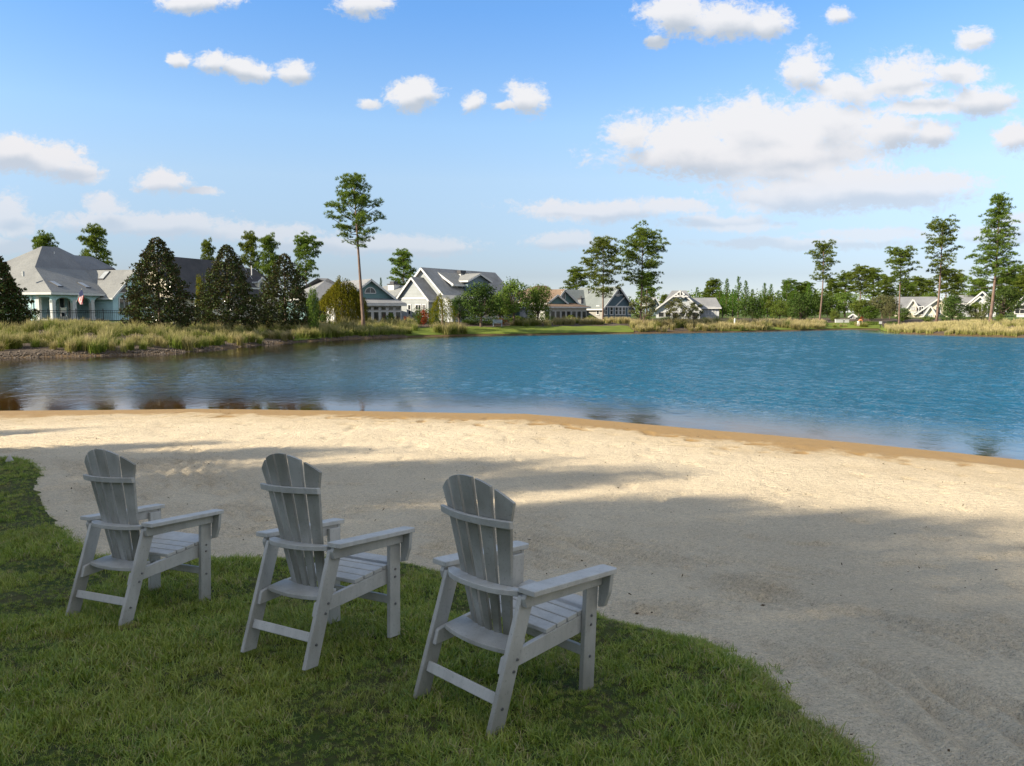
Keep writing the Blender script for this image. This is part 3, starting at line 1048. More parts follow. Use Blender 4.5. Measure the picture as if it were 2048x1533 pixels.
def magnolia(seed, H, R_, n=1500):
    """cone of leaf rosettes"""
    rg = np.random.RandomState(seed)
    u = 1 - rg.uniform(0, 1, n) ** .6
    u = np.clip(u * 1.02, 0, 1)
    az = rg.uniform(0, 6.283, n)
    lob = 1 + .16 * np.sin(3 * az + 9 * u + seed) + .13 * np.sin(7 * az - 23 * u) + .10 * np.sin(40 * u)
    prof = np.where(u < .10, .62 + 3.8 * u, 1.0 * (1 - (u - .10) / .9) ** .66 + .03)
    rr = R_ * prof * lob * rg.uniform(.62, 1.04, n)
    C = np.c_[rr * np.cos(az), rr * np.sin(az), .25 + u * (H - .4)]
    D = unit(np.c_[np.cos(az), np.sin(az), .45 + .9 * u])
    k = 7
    CC = np.repeat(C, k, 0)
    DD = unit(np.repeat(D, k, 0) * .75 + .62 * rg.normal(size=(n * k, 3)))
    L = .21 * rg.uniform(.75, 1.2, (n * k, 1)); w = L * .42
    b = unit(np.cross(DD, rdir(n * k, rg))) * w / 2
    V = np.stack([CC, CC + DD * L * .55 - b, CC + DD * L, CC + DD * L * .55 + b], 1).reshape(-1, 3)
    # make the outer (upper) side the front face
    nf = np.cross(V[1::4] - V[0::4], V[2::4] - V[0::4])
    flip = (nf * (np.repeat(D, k, 0) + np.array([0, 0, .8]))).sum(1) < 0
    Fq = np.arange(4 * n * k).reshape(-1, 4)
    Fq[flip] = Fq[flip][:, ::-1]
    mb = MB()
    mb.tube([(0, 0, -.3), (0, 0, H * .6), (0, 0, H * .95)], [.13, .08, .02], 7)
    return mb.mesh('magnolia_trunk'), npmesh('magnolia_crown', V, [Fq])


def willow(seed, H, R_, strands=330, thin=1.0):
    rg = np.random.RandomState(seed)
    C, D = [], []
    mb = MB()
    mb.tube([(0, 0, -.2), (.05, .05, H * .3), (0, .1, H * .62)], [.16, .13, .08], 7)
    for i in range(strands):
        az = rg.uniform(0, 6.283); q = math.sqrt(rg.uniform(.02, 1)) * R_
        top = H * (1 - .38 * (q / R_) ** 2) * rg.uniform(.88, 1.0) * (1 + .06 * math.sin(3 * az + seed))
        end = max(.25, top - rg.uniform(.35, .9) * H * (.45 + .55 * q / R_))
        p0 = np.array([.55 * q * math.cos(az), .55 * q * math.sin(az), top])
        p1 = np.array([q * math.cos(az), q * math.sin(az), top - .12 * H])
        m = int((top - end) / .15) + 4
        for j in range(m):
            f = j / m
            if f < .25: p = p0 + (p1 - p0) * (f / .25)
            else: p = p1 + (np.array([q * 1.05 * math.cos(az), q * 1.05 * math.sin(az), end]) - p1) * ((f - .25) / .75)
            C.append(p + rg.normal(size=3) * .05); D.append(unit(np.array([.5 * math.cos(az), .5 * math.sin(az), -1.2]) + .4 * rg.normal(size=3)))
        if i % 14 == 0: mb.tube([(0, .1, H * .55), p0 * .6 + np.array([0, 0, H * .3]), p0], [.05, .03, .01], 4, cap=False)
    C, D = np.array(C), np.array(D)
    k = 2
    V, Fc = tufts(C, D, k, .30, .055 * thin, .3, rg)
    return mb.mesh('willow_trunk'), npmesh('willow_crown', V, [Fc])


def grass_clump(seed, h=1.1, n=120, wid=.026, spread=.55, dry=.3):
    """fountain of arching blades, 'tip' runs 0..1 along each"""
    rg = np.random.RandomState(seed)
    az = rg.uniform(0, 6.283, n)
    out = np.abs(rg.normal(size=n)) * spread
    L = h * rg.uniform(.6, 1.12, n)
    b = np.c_[.14 * h * rg.normal(size=n), .14 * h * rg.normal(size=n), np.zeros(n) - .05]
    dh = np.c_[np.cos(az), np.sin(az), np.zeros(n)]
    P = []
    for t in (0, .4, .75, 1.0):
        zz = L * (t - .32 * np.minimum(out, 1.3) * t ** 2.4)
        P.append(b + dh * (out * L * (.30 * t + .55 * t ** 2.2))[:, None] + np.c_[0 * zz, 0 * zz, zz])
    sd = np.c_[-np.sin(az + rg.normal(size=n)), np.cos(az + rg.normal(size=n)), np.zeros(n)] * (wid / 2)
    V, T = [], []
    wf = (1, .95, .6)
    for i in range(3):
        V += [P[i] - sd * wf[i], P[i] + sd * wf[i]]; T += [(0, .4, .75)[i]] * 2
    V.append(P[3]); T.append(1.0)
    V = np.stack(V, 1).reshape(-1, 3)
    T = np.tile(np.array(T), n)
    o = (np.arange(n) * 7)[:, None]
    Fq = np.concatenate([o + np.array([[0, 1, 3, 2]]), o + np.array([[2, 3, 5, 4]])])
    Ft = o + np.array([[4, 5, 6]])
    me = npmesh('grass_clump', V, [Fq, Ft])
    fattr(me, 'tip', T)
    return me


# ================================================================ PLANTING
def plant(name, meshes, mats, loc, label, cat, group=None, sc=(1, 1, 1), rz=0.0, names=('trunk', 'crown')):
    r = empty(name, loc, rz, label, cat, group)
    r.scale = sc
    for nm, me, ma in zip(names, meshes, mats):
        if me is not None:
            link(nm, me, ma, r)
    return r


def tree_h(px, ptop, d):
    b = ground(px, d)
    return b, at(px, ptop, d).z - b.z


def place_tree(name, protos, mats, px, ptop, halfw, d, label, cat, group=None, names=('trunk', 'crown'), rz=None, k=0):
    """scale a unit plant (built H high and R wide) to the spot it has in the photo"""
    b, H = tree_h(px, ptop, d)
    H0, R0, ms = protos[k % len(protos)]
    rr = halfw * d / F
    return plant(name, ms, mats, b, label, cat, group, (rr / R0, rr / R0, H / H0), random.uniform(0, 6.28) if rz is None else rz, names)


PN = ('trunk', 'crown', 'limb')
ORD = ['first', 'second', 'third', 'fourth', 'fifth', 'sixth', 'seventh', 'eighth', 'ninth', 'tenth', 'eleventh', 'twelfth', 'thirteenth', 'fourteenth', 'fifteenth', 'sixteenth',
       'seventeenth', 'eighteenth', 'nineteenth', 'twentieth', 'twenty-first']
# --- the tall pines standing along the shore
prof_a = lambda u: (.34 + .9 * u / .22 if u < .22 else 1.12 - .75 * ((u - .22) / .78) ** 1.5)
prof_b = lambda u: (.55 + .45 * u / .3 if u < .3 else 1.0 - .62 * ((u - .3) / .7) ** 1.6)
prof_c = lambda u: (.75 - .35 * u if u < .2 else .72 + .55 * math.sin((u - .2) / .8 * 3.14) - .2 * u)
PINES = [  # px, top, d, half width px, crown base, density, profile, seed, side, label
    (727, 357, 82, 57, .575, 1.5, prof_a, 21, 0, 'tallest pine on the left, rising bare-stemmed from the grassy bank beside the willow'),
    (1206, 483, 103, 38, .34, 1.5, prof_b, 22, 0, 'pine in front of the navy gabled house, left one of the two pines close together'),
    (1281, 465, 106, 48, .42, 1.7, prof_b, 23, 0, 'broad crowned pine behind the young pale tree, right one of the two close together'),
    (1639, 493, 120, 25, .56, 1.1, prof_c, 24, 0, 'slender lone pine with a small crown in front of the dark woods'),
    (1799, 507, 116, 29, .60, 1.2, prof_c, 25, 0, 'pine with a rounded crown beside the beige house at its left end'),
    (1874, 451, 116, 35, .52, 1.2, prof_c, 26, 0, 'tall pine with an open crown in front of the beige house entrance'),
    (1981, 393, 95, 48, .30, 2.3, lambda u: 1.05 - .78 * u, 27, 0, 'tallest pine on the right, thick crowned, rising from the dry grass bank'),
]
for (px, pt, d, hw, base, dens, pf, sd, side, lab) in PINES:
    b, H = tree_h(px, pt, d)
    rr = hw * d / F * (1.22 if sd in (22, 23) else (.93 if sd == 21 else 1.1))
    ms = pine(sd, H, rr, base, dens, lean=((-.05, 0) if sd == 21 else (((sd * 37) % 7 - 3) * .006, 0)), profile=pf, sub=.86 if rr < 3 else 1.0, trunk_r=.0125 * H, needle=.30, side=side)
    plant('pine_tree', ms, (M_PBARK, M_PINE, M_LIMB), b, lab, 'pine tree', 'tall pines along the far shore', names=PN)

# --- pines further off, from three forms
BGP = []
for sd, base, dens, pf in ((31, .42, 1.3, prof_b), (32, .36, 1.5, prof_b), (33, .5, 1.1, prof_c)):
    BGP.append((11.0, 2.9, pine(sd, 11.0, 2.8, base, dens, profile=pf, sub=1.0, trunk_r=.16, needle=.36, w=.045)))
BACK_PINES = [(95, 475, 32, 118, 1, 'pine top showing above the ridge of the aqua house'), (199, 462, 34, 118, 0, 'pine standing clear behind the right slope of the aqua house roof'),
              (419, 487, 19, 125, 1, 'small pine crown behind the second magnolia'), (505, 475, 25, 125, 0, 'left one of a pair of pines behind the cream house'),
              (540, 478, 27, 122, 1, 'right one of a pair of pines behind the cream house'), (612, 485, 30, 120, 2, 'open crowned pine behind the third magnolia'),
              (808, 508, 31, 128, 0, 'pine behind the pale rear roof of the large grey house'), (1152, 541, 30, 150, 0, 'pine behind the navy gabled house, left of its roof'),
              (1294, 549, 26, 150, 1, 'pine crown low behind the broad shore pine')]
for (px, pt, hw, d, k, lab) in BACK_PINES:
    place_tree('pine_tree', BGP, (M_PBARK, M_PINE, M_LIMB), px, pt, hw, d, lab, 'pine tree', 'pines behind the lakeside houses', PN, k=k)
FORPINE = [(1662, 562, 22, 165), (1690, 548, 24, 170), (1718, 541, 26, 160), (1745, 543, 24, 175), (1772, 556, 22, 165), (1806, 572, 22, 170), (1830, 558, 26, 180),
           (1852, 562, 22, 185), (1890, 546, 27, 175), (1912, 552, 22, 185), (1955, 560, 30, 150), (2008, 552, 26, 165), (2030, 556, 24, 175), (2050, 545, 28, 160), (1575, 566, 20, 170), (1612, 568, 22, 170),
           (1600, 572, 20, 185), (1360, 590, 18, 190), (1330, 592, 16, 190), (1425, 562, 24, 165), (2080, 560, 30, 160)]
for i, (px, pt, hw, d) in enumerate(FORPINE):
    place_tree('pine_tree', BGP, (M_PBARK, M_PINE, M_LIMB), px, pt, hw, d, ORD[int(np.argsort(np.argsort([q[0] for q in FORPINE]))[i])] + ' pine from the left among the woods at the far right', 'pine tree', 'pines in the woods at the far right', PN, k=i)

# --- magnolias on the left bank
for (px, pt, pb, hw, d, sd, lab) in ((-8, 503, 655, 56, 58, 41, 'dark magnolia cut by the left edge of the photo'), (319, 474, 660, 66, 63, 42, 'widest magnolia, right of the aqua house'),
                                     (457, 489, 655, 60, 71, 43, 'bronze tinged magnolia in front of the cream house gable'), (571, 507, 655, 57, 77, 44, 'magnolia beside the willow, right end of the magnolia row')):
    b, H = tree_h(px, pt, d)
    plant('magnolia_tree', magnolia(sd, H, hw * d / F, 4000), (M_BARK, M_MAG), b, lab, 'magnolia tree', 'magnolias on the left bank')

# --- willows
b, H = tree_h(684, 553, 86)
plant('willow_tree', willow(51, H, 50 * 86 / F, 420), (M_BARK, M_WILLOW), b, 'yellow green weeping willow in front of the sea green house', 'willow tree')
b, H = tree_h(884, 583, 88)
plant('willow_tree', willow(52, H, 30 * 88 / F, 80, .8), (M_BARK, M_WILLOW), b, 'thin feathery weeping tree before the large grey house', 'willow tree')

# --- broad trees, from shared forms
OAKS = [(6.0, 3.2, leafy(60 + i, blob_crown(60 + i, 15, 6.0, 3.0, 1.2), 5200, .26, trunk=1.7, tr=.16)) for i in range(3)]
ROUND = [(4.0, 2.1, leafy(70 + i, blob_crown(70 + i, 12, 4.0, 2.0, .25, flat=.9), 4200, .20, trunk=.7, tr=.10)) for i in range(3)]
YOUNG = [(4.0, 1.55, leafy(80 + i, blob_crown(80 + i, 13, 4.0, 1.55, .9, rb=(.22, .36)), 2600, .17, trunk=1.2, tr=.05, shell=(.3, 1.1))) for i in range(2)]
BUSH = [(1.0, .62, leafy(90 + i, blob_crown(90 + i, 7, 1.0, .55, .05, rb=(.38, .52), flat=.75), 1100, .085, trunk=None)) for i in range(3)]
YP = [(6.0, 1.7, young_pine(95 + i, 6.0, 1.6)) for i in range(3)]

GT = 'broad trees round the lake'
for (px, pt, hw, d, mat, k, lab) in (
        (962, 566, 52, 93, M_DARK, 0, 'dark round oak in front of the large grey house'), (1028, 560, 44, 97, M_OAK, 1, 'mid green oak right of the dark round oak'),
        (1076, 570, 36, 99, M_OAK, 2, 'green oak whose crown meets the brown roofed house'), (918, 592, 26, 95, M_DARK, 1, 'small dark tree under the shed dormer of the grey house'),
        (1000, 590, 40, 101, M_OAK, 0, 'green tree behind the two oaks beside the bench'),
        (2003, 572, 42, 104, M_DARK, 2, 'dark round oak right of the tallest right hand pine'), (1905, 590, 36, 112, M_DARK, 0, 'dark oak hiding the right side of the beige house'),
        (1690, 585, 32, 150, M_OAK, 1, 'oak in the woods behind the slender pine'), (1765, 590, 36, 140, M_OLIVE, 2, 'pale flowering oak left of the beige house'),
        (1725, 600, 36, 142, M_OAK, 0, 'oak behind the low white wall'), (1640, 590, 30, 150, M_DARK, 2, 'dark oak behind the stem of the slender pine'),
        (1955, 605, 26, 112, M_OAK, 1, 'mid green tree before the white gabled house'), (1860, 585, 24, 165, M_OAK, 2, 'oak above the roof of the beige house')):
    place_tree('oak_tree', OAKS, (M_BARK, mat), px, pt, hw, d, lab, 'tree', GT, k=k)
for (px, pt, hw, d, mat, k, lab) in (
        (1506, 596, 34, 125, M_DARK, 0, 'low dark round tree in front of the young pines'), (1602, 586, 34, 128, M_DARK, 1, 'dark round tree left of the slender pine'),
        (1560, 600, 26, 135, M_OAK, 2, 'round tree between two dark round trees at the wood edge'), (1671, 621, 14, 126, M_LIGHT, 0, 'small bright yellow green tree by the low white wall'),
        (1738, 612, 24, 130, M_HEDGE, 1, 'light green rounded tree behind the clipped hedge'), (1805, 616, 22, 122, M_HEDGE, 2, 'light green rounded tree left of the beige house porch'),
        (1780, 606, 20, 135, M_OLIVE, 0, 'grey green tree behind the pine with a rounded crown'), (1655, 600, 22, 150, M_OAK, 1, 'leafy tree just right of the slender pine stem'),
        (1535, 590, 24, 150, M_OAK, 2, 'leafy tree inside the row of young pines')):
    place_tree('round_tree', ROUND, (M_BARK, mat), px, pt, hw, d, lab, 'tree', GT, k=k)
for (px, pt, hw, d, k, lab) in ((1288, 590, 31, 101, 0, 'young pale leaved tree under the broad crowned pine'), (1352, 594, 30, 103, 1, 'young pale leaved tree before the white gable with the truss'),
                                (1388, 602, 22, 105, 0, 'slim young pale tree before the right wing of the white gabled house')):
    place_tree('young_tree', YOUNG, (M_BARK, M_OLIVE), px, pt, hw, d, lab, 'young tree', 'young pale trees on the bank', k=k)
YPX = [(1393, 576, 14, 172), (1412, 570, 15, 168), (1438, 566, 16, 160), (1452, 559, 16, 158), (1476, 555, 18, 150), (1490, 563, 16, 152), (1504, 580, 16, 150), (1528, 568, 17, 150), (1541, 570, 16, 152),
       (1555, 582, 15, 150), (1572, 562, 18, 150), (1588, 575, 16, 148), (1616, 570, 17, 150), (1630, 580, 16, 150), (1465, 580, 18, 142), (1520, 590, 16, 140), (1580, 590, 18, 140), (1445, 590, 16, 142), (1612, 595, 16, 140), (1405, 592, 14, 165)]
for i, (px, pt, hw, d) in enumerate(YPX):
    place_tree('young_pine', YP, (M_BARK, M_YPINE), px, pt, hw, d, ORD[int(np.argsort(np.argsort([q[0] for q in YPX]))[i])] + ' cone shaped young pine from the left in the bright green stand', 'young pine', 'stand of young pines right of the houses', k=i)
place_tree('young_pine', YP, (M_BARK, M_YPINE), 763, 557, 9, 125, 'small cone shaped pine between the sea green and the grey house', 'young pine')
place_tree('round_tree', ROUND, (M_BARK, M_WILLOW), 400, 552, 13, 84, 'golden leaved small tree behind the bronze magnolia', 'tree')
place_tree('round_tree', ROUND, (M_BARK, M_OAK), 628, 576, 16, 72, 'leafy green tree between the last magnolia and the willow', 'tree')
place_tree('round_tree', ROUND, (M_BARK, M_OAK), 812, 576, 13, 126, 'leafy tree below the pine behind the pale rear roof', 'tree')

# --- shrubs and hedges
SH = [(848, 619, 15, 92, M_RED, 1, 'red flowering shrub at the end of the bright hedge'), (812, 633, 9, 95, M_RED, 0, 'small dark red shrub at the corner of the grey house'),
      (1724, 634, 5, 128, M_RED, 2, 'small red flowering shrub by the low white wall'), (838, 625, 8, 90, M_HEDGE, 2, 'green bush beside the red shrub'),
      (1000, 637, 14, 97, M_RED, 2, 'rust tinted low shrub by the white bench'), (940, 640, 26, 97, M_HEDGE, 0, 'leafy ground shrub below the dark hedge'), (972, 643, 22, 96, M_HEDGE, 1, 'leafy low shrub left of the bench'),
      (1035, 632, 22, 100, M_OAK, 2, 'round grey green shrub right of the bench'), (1893, 623, 16, 106, M_DARK, 0, 'round dark shrub left of the white gabled house'),
      (1925, 626, 16, 106, M_DARK, 1, 'second round dark shrub left of the white gabled house'), (1998, 628, 12, 97, M_OAK, 2, 'clipped round shrub at the foot of the dark oak'),
      (1960, 622, 22, 104, M_OLIVE, 0, 'pale green shrub in front of the white gable'), (1855, 632, 18, 118, M_OAK, 1, 'low green shrub in front of the beige entrance'),
      (70, 618, 10, 78, M_OAK, 0, 'leafy shrub against the white wall of the aqua house'), (1140, 630, 14, 108, M_OAK, 1, 'shrub under the porch of the brown roofed house'),
      (1290, 632, 20, 108, M_OAK, 2, 'green shrub behind the pale young tree'), (1335, 634, 20, 112, M_DARK, 0, 'dark shrub before the white gabled porch'), (1410, 634, 10, 112, M_DARK, 1, 'dark shrub by the wing of the truss gabled house'),
      (1180, 631, 16, 112, M_OAK, 0, 'shrub below the grey wall of the navy gabled house'), (780, 625, 14, 88, M_OAK, 1, 'shrub before the windows of the sea green house'),
      (650, 628, 16, 82, M_DARK, 2, 'dark shrub at the foot of the willow'), (400, 622, 14, 74, M_HEDGE, 0, 'bright green shrub below the cream house wall'),
      (1572, 640, 16, 118, M_DARK, 2, 'dark shrub at the edge of the woods'), (1622, 638, 18, 122, M_DARK, 0, 'low dark shrub left of the slender pine foot'), (1560, 646, 14, 112, M_OLIVE, 1, 'grey shrub on the shore grass')]
for (px, pt, hw, d, mat, k, lab) in SH:
    place_tree('shrub', BUSH, (None, mat), px, pt, hw, d, lab, 'shrub', 'shrubs along the far bank', k=k)


def hedge(px0, px1, pt, d, dep, mat, lab, seed, leaf=.10):
    a, b = ground(px0, d), ground(px1, d)
    w = (b - a).length
    z0 = min(a.z, b.z) - .1
    h_ = at((px0 + px1) / 2, pt, d).z - z0
    bl = []
    n = max(3, int(w / (h_ * .55)))
    rg = np.random.RandomState(seed)
    for i in range(n):
        bl.append(((w * (i + .5) / n - w / 2, rg.uniform(-.1, .1) * dep, h_ * .5), (w / n * .75, dep * .5, h_ * .5 * rg.uniform(.9, 1.1))))
    _, cm = leafy(seed, bl, int(w * h_ * 330), leaf * 1.6, None, shell=(.7, 1.02))
    mid = (a + b) / 2
    r = empty('hedge', (mid.x, mid.y, z0), 0, lab, 'hedge', 'hedges along the far bank')
    link('foliage', cm, mat, r)


hedge(828, 893, 615, 96, 1.6, M_HEDGE, 'bright green clipped hedge in front of the large grey house', 1)
hedge(925, 1012, 634, 99, 1.6, M_DARK, 'long dark clipped hedge behind the bench', 2)
hedge(1014, 1112, 633, 102, 1.6, M_DARK, 'dark clipped hedge in front of the brown roofed house', 3)
hedge(1706, 1760, 642, 120, 1.6, M_HEDGE, 'bright green clipped hedge near the white sign', 4)
hedge(1774, 1800, 643, 118, 1.6, M_HEDGE, 'short bright green hedge at the foot of the rounded pine', 5)
hedge(2012, 2052, 637, 98, 1.5, M_OAK, 'brownish clipped hedge at the right edge of the photo', 6)
hedge(1928, 1974, 638, 104, 1.4, M_OAK, 'clipped hedge in front of the white gabled house', 7)
hedge(1057, 1096, 622, 106, 1.2, M_LIGHT, 'yellow green clipped hedge below the brown roofed house', 8)
hedge(1615, 1655, 643, 118, 1.2, M_HEDGE, 'low green hedge at the foot of the slender pine', 9)

# --- ornamental grasses of the banks
M_GRASS = leafmat('bank_grass', [(.105, .145, .024), (.155, .190, .034), (.205, .225, .045)], trans=.3, hvar=.22, grad=((.42, .36, .17), .45))
M_DRYGR = leafmat('dry_bank_grass', [(.22, .205, .065), (.28, .25, .095), (.19, .205, .05)], trans=.3, hvar=.2, grad=((.50, .42, .22), .4))
CL = [grass_clump(100 + i, 1.15, 170, .030, .50 + .07 * i) for i in range(5)]
CLD = [grass_clump(120 + i, 1.1, 120, .026, .38 + .06 * i) for i in range(4)]
_fx = np.array([p[0] for p in FAR_PX], float); _fd = np.array([onz(*p).y for p in FAR_PX])
_fx[16:] += np.arange(len(_fx) - 16) * 1e-3


def shore_d(px):
    return float(np.interp(px, _fx, _fd))


rg = np.random.RandomState(77)
ZONES = [  # px range, inland range, count, size, dry share, label, group
    (-25, 640, .35, 5.0, 84, (.65, 1.2), .34, 'tuft of arching grass low on the stony left bank', 'grass tufts low on the left bank'),
    (-25, 640, 7.0, 15.0, 62, (.8, 1.15), .15, 'tuft of arching grass high on the left bank under the magnolias', 'grass tufts high on the left bank'),
    (600, 830, .9, 10.0, 40, (.95, 1.4), .25, 'tuft of arching grass round the tall pine on the left bank', 'grass tufts round the left tall pine'),
    (870, 928, .4, 2.2, 12, (1.1, 1.5), .5, 'straw coloured tuft at the water edge in front of the grey house', 'straw tufts at the water edge'),
    (1020, 1100, 6.5, 8.5, 12, (.8, 1.1), .2, 'pale green tuft behind the lawn right of the bench', 'grass tufts right of the bench'),
    (1120, 1262, 9.5, 15, 22, (.75, 1.1), .7, 'dry tuft on the mulch below the navy gabled house', 'dry tufts on the mulch'),
    (1262, 1640, .5, 9.0, 62, (.95, 1.5), .62, 'dry grass tuft on the far shore right of the lawn', 'grass tufts on the far shore'),
    (1660, 1740, .6, 2.5, 6, (.6, .9), .4, 'low grass tuft by the inlet', 'low tufts by the inlet'),
]
for (p0, p1, s0, s1, n, szr, dry, lab, grp) in ZONES:
    for i in range(n):
        px = p0 + (p1 - p0) * (i + rg.uniform(0, 1)) / n
        d = shore_d(px) + rg.uniform(s0, s1)
        isdry = rg.rand() < dry
        o = link('grass_tuft', (CLD if isdry else CL)[rg.randint(4)], None)
        if not o.data.materials: o.data.materials.append(M_DRYGR if isdry else M_GRASS)
        o.location = ground(px, d)
        s_ = rg.uniform(*szr) * .9
        o.scale = (s_, s_, s_ * rg.uniform(.85, 1.15))
        o.rotation_euler = (0, 0, rg.uniform(0, 6.28))
        tag(o, lab, 'grass tuft', grp)


def grass_mass(name, pts, seed, h, mat, n=26, label=None):
    """a stretch of grass nobody could count, one mesh"""
    base = [grass_clump(seed + i, h, n, .034, .5) for i in range(3)]
    arr = []
    for me in base:
        v = np.zeros(len(me.vertices) * 3, np.float32); me.vertices.foreach_get('co', v)
        a = np.zeros(len(me.vertices), np.float32); me.attributes['tip'].data.foreach_get('value', a)
        arr.append((v.reshape(-1, 3), a))
    nb = n
    rg = np.random.RandomState(seed)
    Vs, As = [], []
    for p in pts:
        v, a = arr[rg.randint(3)]
        t = rg.uniform(0, 6.28); s_ = rg.uniform(.7, 1.25)
        c, s2 = math.cos(t), math.sin(t)
        Vs.append(np.c_[v[:, 0] * c - v[:, 1] * s2, v[:, 0] * s2 + v[:, 1] * c, v[:, 2]] * s_ + np.array(p)); As.append(a)
    V = np.concatenate(Vs); A = np.concatenate(As)
    o = (np.arange(len(pts) * nb) * 7)[:, None]
    Fq = np.concatenate([o + np.array([[0, 1, 3, 2]]), o + np.array([[2, 3, 5, 4]])])
    me = npmesh(name, V, [Fq, o + np.array([[4, 5, 6]])])
    fattr(me, 'tip', A)
    for b_ in base: bpy.data.meshes.remove(b_)
    tag(link(name, me, mat), label, None, None, 'stuff')


def scatter(p0, p1, s0, s1, n, seed, clus=.5):
    rg = np.random.RandomState(seed)
    out = []
    while len(out) < n:
        px, s_ = rg.uniform(p0, p1), rg.uniform(s0, s1)
        d = shore_d(px) + s_
        g_ = ground(px, d)
        if vnoise(np.array([g_.x / 2.5]), np.array([g_.y / 2.5]), seed)[0] < clus: continue
        out.append(tuple(g_))
    return out


grass_mass('bank_grass', scatter(-30, 640, 8, 24, 620, 5, .5) + scatter(-30, 640, 1.5, 8, 60, 6, .62), 200, .62, M_GRASS, label='mixed green and straw grass growing between the tufts on the left bank')
grass_mass('tall_grass', scatter(590, 830, .8, 14, 560, 7, .35), 210, .95, M_GRASS, label='pale grass around the tall pine on the left bank')
grass_mass('dry_grass', scatter(1262, 1650, .4, 12, 950, 8, .35) + scatter(1110, 1262, 9, 16, 150, 9, .5), 220, .85, M_DRYGR, label='straw coloured grass along the far shore')
# the dry meadow of the right bank
rb = []
rg = np.random.RandomState(5)
while len(rb) < 1500:
    px = rg.uniform(1772, 2075); d = shore_d(px) + rg.uniform(.3, 15) if px < 1960 or rg.rand() < .4 else shore_d(px) + rg.uniform(.3, 5)
    g_ = ground(px, d)
    if vnoise(np.array([g_.x / 2]), np.array([g_.y / 2]), 3)[0] < .28: continue
    rb.append(tuple(g_))
grass_mass('dry_meadow', rb, 230, .68, M_DRYGR, n=28, label='straw coloured meadow grass on the right bank')

# --- lawn strips by the water
M_TURF = pmat('bank_turf', (.135, .17, .028), (.095, .13, .022), rough=.9, scale=.6, bump=.5, bscale=9, spec=.1)


def strip(px0, px1, s0, s1, name='lawn_strip', wob=.5):
    pxs = np.linspace(px0, px1, int((px1 - px0) / 4) + 2)
    ss = np.linspace(s0, s1, 9)
    P = []
    for s_ in ss:
        for px in pxs:
            e = sstep(px, px0, px0 + 14) * (1 - sstep(px, px1 - 14, px1))
            k = s0 + (s_ - s0) * (.12 + .88 * e) + (wob * (vnoise(np.array([px / 13.0]), np.array([0.]), 2)[0] - .5) * (s_ - s0) / (s1 - s0) if s_ > s0 else 0)
            d = shore_d(px) + k
            g_ = ground(px, d)
            P.append((g_.x, g_.y, g_.z + .05))
    n = len(pxs)
    i = np.arange(n * len(ss)).reshape(len(ss), n)
    Fq = np.stack([i[:-1, :-1], i[:-1, 1:], i[1:, 1:], i[1:, :-1]], -1).reshape(-1, 4)
    tag(link(name, npmesh(name, np.array(P), [Fq], True), M_TURF), kind='structure')


strip(812, 1268, .25, 6.6, wob=1.5)
strip(1440, 1790, .3, 9.0, wob=1.5)
strip(585, 640, .5, 3.0)

# ================================================================ HOUSES
def siding(name, col, course=.20):
    m, t, out = newmat(name)
    co = t.n('TexCoord').outputs['Object']
    z = t.n('SeparateXYZ', {0: co}).outputs[2]
    saw = t.math('FRACT', t.math('DIVIDE', z, course))
    nz = t.noise(co, .9, 4, .6)
    nf = t.noise(t.vm('MULTIPLY', co, (1, 1, 6)), 3.0, 3, .6)
    c = t.mix(t.smooth(nz.outputs[0], .3, .7), col, tuple(x * .88 for x in col))
    c = t.mix(t.math('MULTIPLY', t.smooth(nf.outputs[0], .5, .75), .2), c, tuple(x * .7 for x in col))
    bp = t.n('Bump', {'Strength': .9, 'Distance': .025, 'Height': t.math('SUBTRACT', 1.0, saw)})
    t.set(out.inputs[0], t.n('BsdfPrincipled', {'Base Color': c, 'Roughness': .7, 'Specular IOR Level': .25, 'Normal': bp}))
    return m


def shingle(name, col, col2):
    m, t, out = newmat(name)
    co = t.n('TexCoord').outputs['Object']
    z = t.n('SeparateXYZ', {0: co}).outputs[2]
    n1 = t.noise(co, .45, 4, .6)
    n2 = t.noise(t.vm('MULTIPLY', co, (3.2, 3.2, 7.5)), 1.6, 2, .6)
    c = t.mix(t.smooth(n1.outputs[0], .3, .7), col, col2)
    c = t.mix(t.math('MULTIPLY', t.smooth(n2.outputs[0], .45, .7), .5), c, tuple(x * .62 for x in col))
    saw = t.math('FRACT', t.math('DIVIDE', z, .12))
    bp = t.n('Bump', {'Strength': .6, 'Distance': .03, 'Height': t.math('ADD', saw, n2.outputs[0])})
    t.set(out.inputs[0], t.n('BsdfPrincipled', {'Base Color': c, 'Roughness': .92, 'Specular IOR Level': .15, 'Normal': bp}))
    return m


M_WHITE = pmat('white_trim', (.57, .575, .56), (.49, .49, .475), rough=.55, scale=1.5)
M_GLASS = pmat('window_glass', (.018, .022, .026), (.035, .038, .04), rough=.08, scale=.7, spec=.7)
M_SHADE = pmat('window_blind', (.34, .36, .36), (.26, .28, .29), rough=.4, scale=1.2, spec=.5)
M_BRICK = pmat('chimney_cap_metal', (.06, .06, .065), rough=.6)
M_AQUA = siding('aqua_siding', (.42, .60, .62))
M_CREAM = siding('cream_siding', (.66, .60, .47))
M_SEA = siding('sea_green_siding', (.15, .25, .245))
M_GREYW = siding('grey_siding', (.31, .335, .335))
M_BLUEW = siding('blue_grey_siding', (.16, .22, .26))
M_NAVY = siding('navy_siding', (.085, .135, .165))
M_TAUPE = siding('taupe_siding', (.30, .29, .26))
M_WSIDE = siding('white_siding', (.45, .475, .49))
M_BEIGE = siding('beige_siding', (.55, .50, .38))
M_RPALE = shingle('pale_grey_shingles', (.235, .24, .23), (.19, .195, .19))
M_RSLATE = shingle('slate_shingles', (.22, .225, .228), (.175, .18, .185))
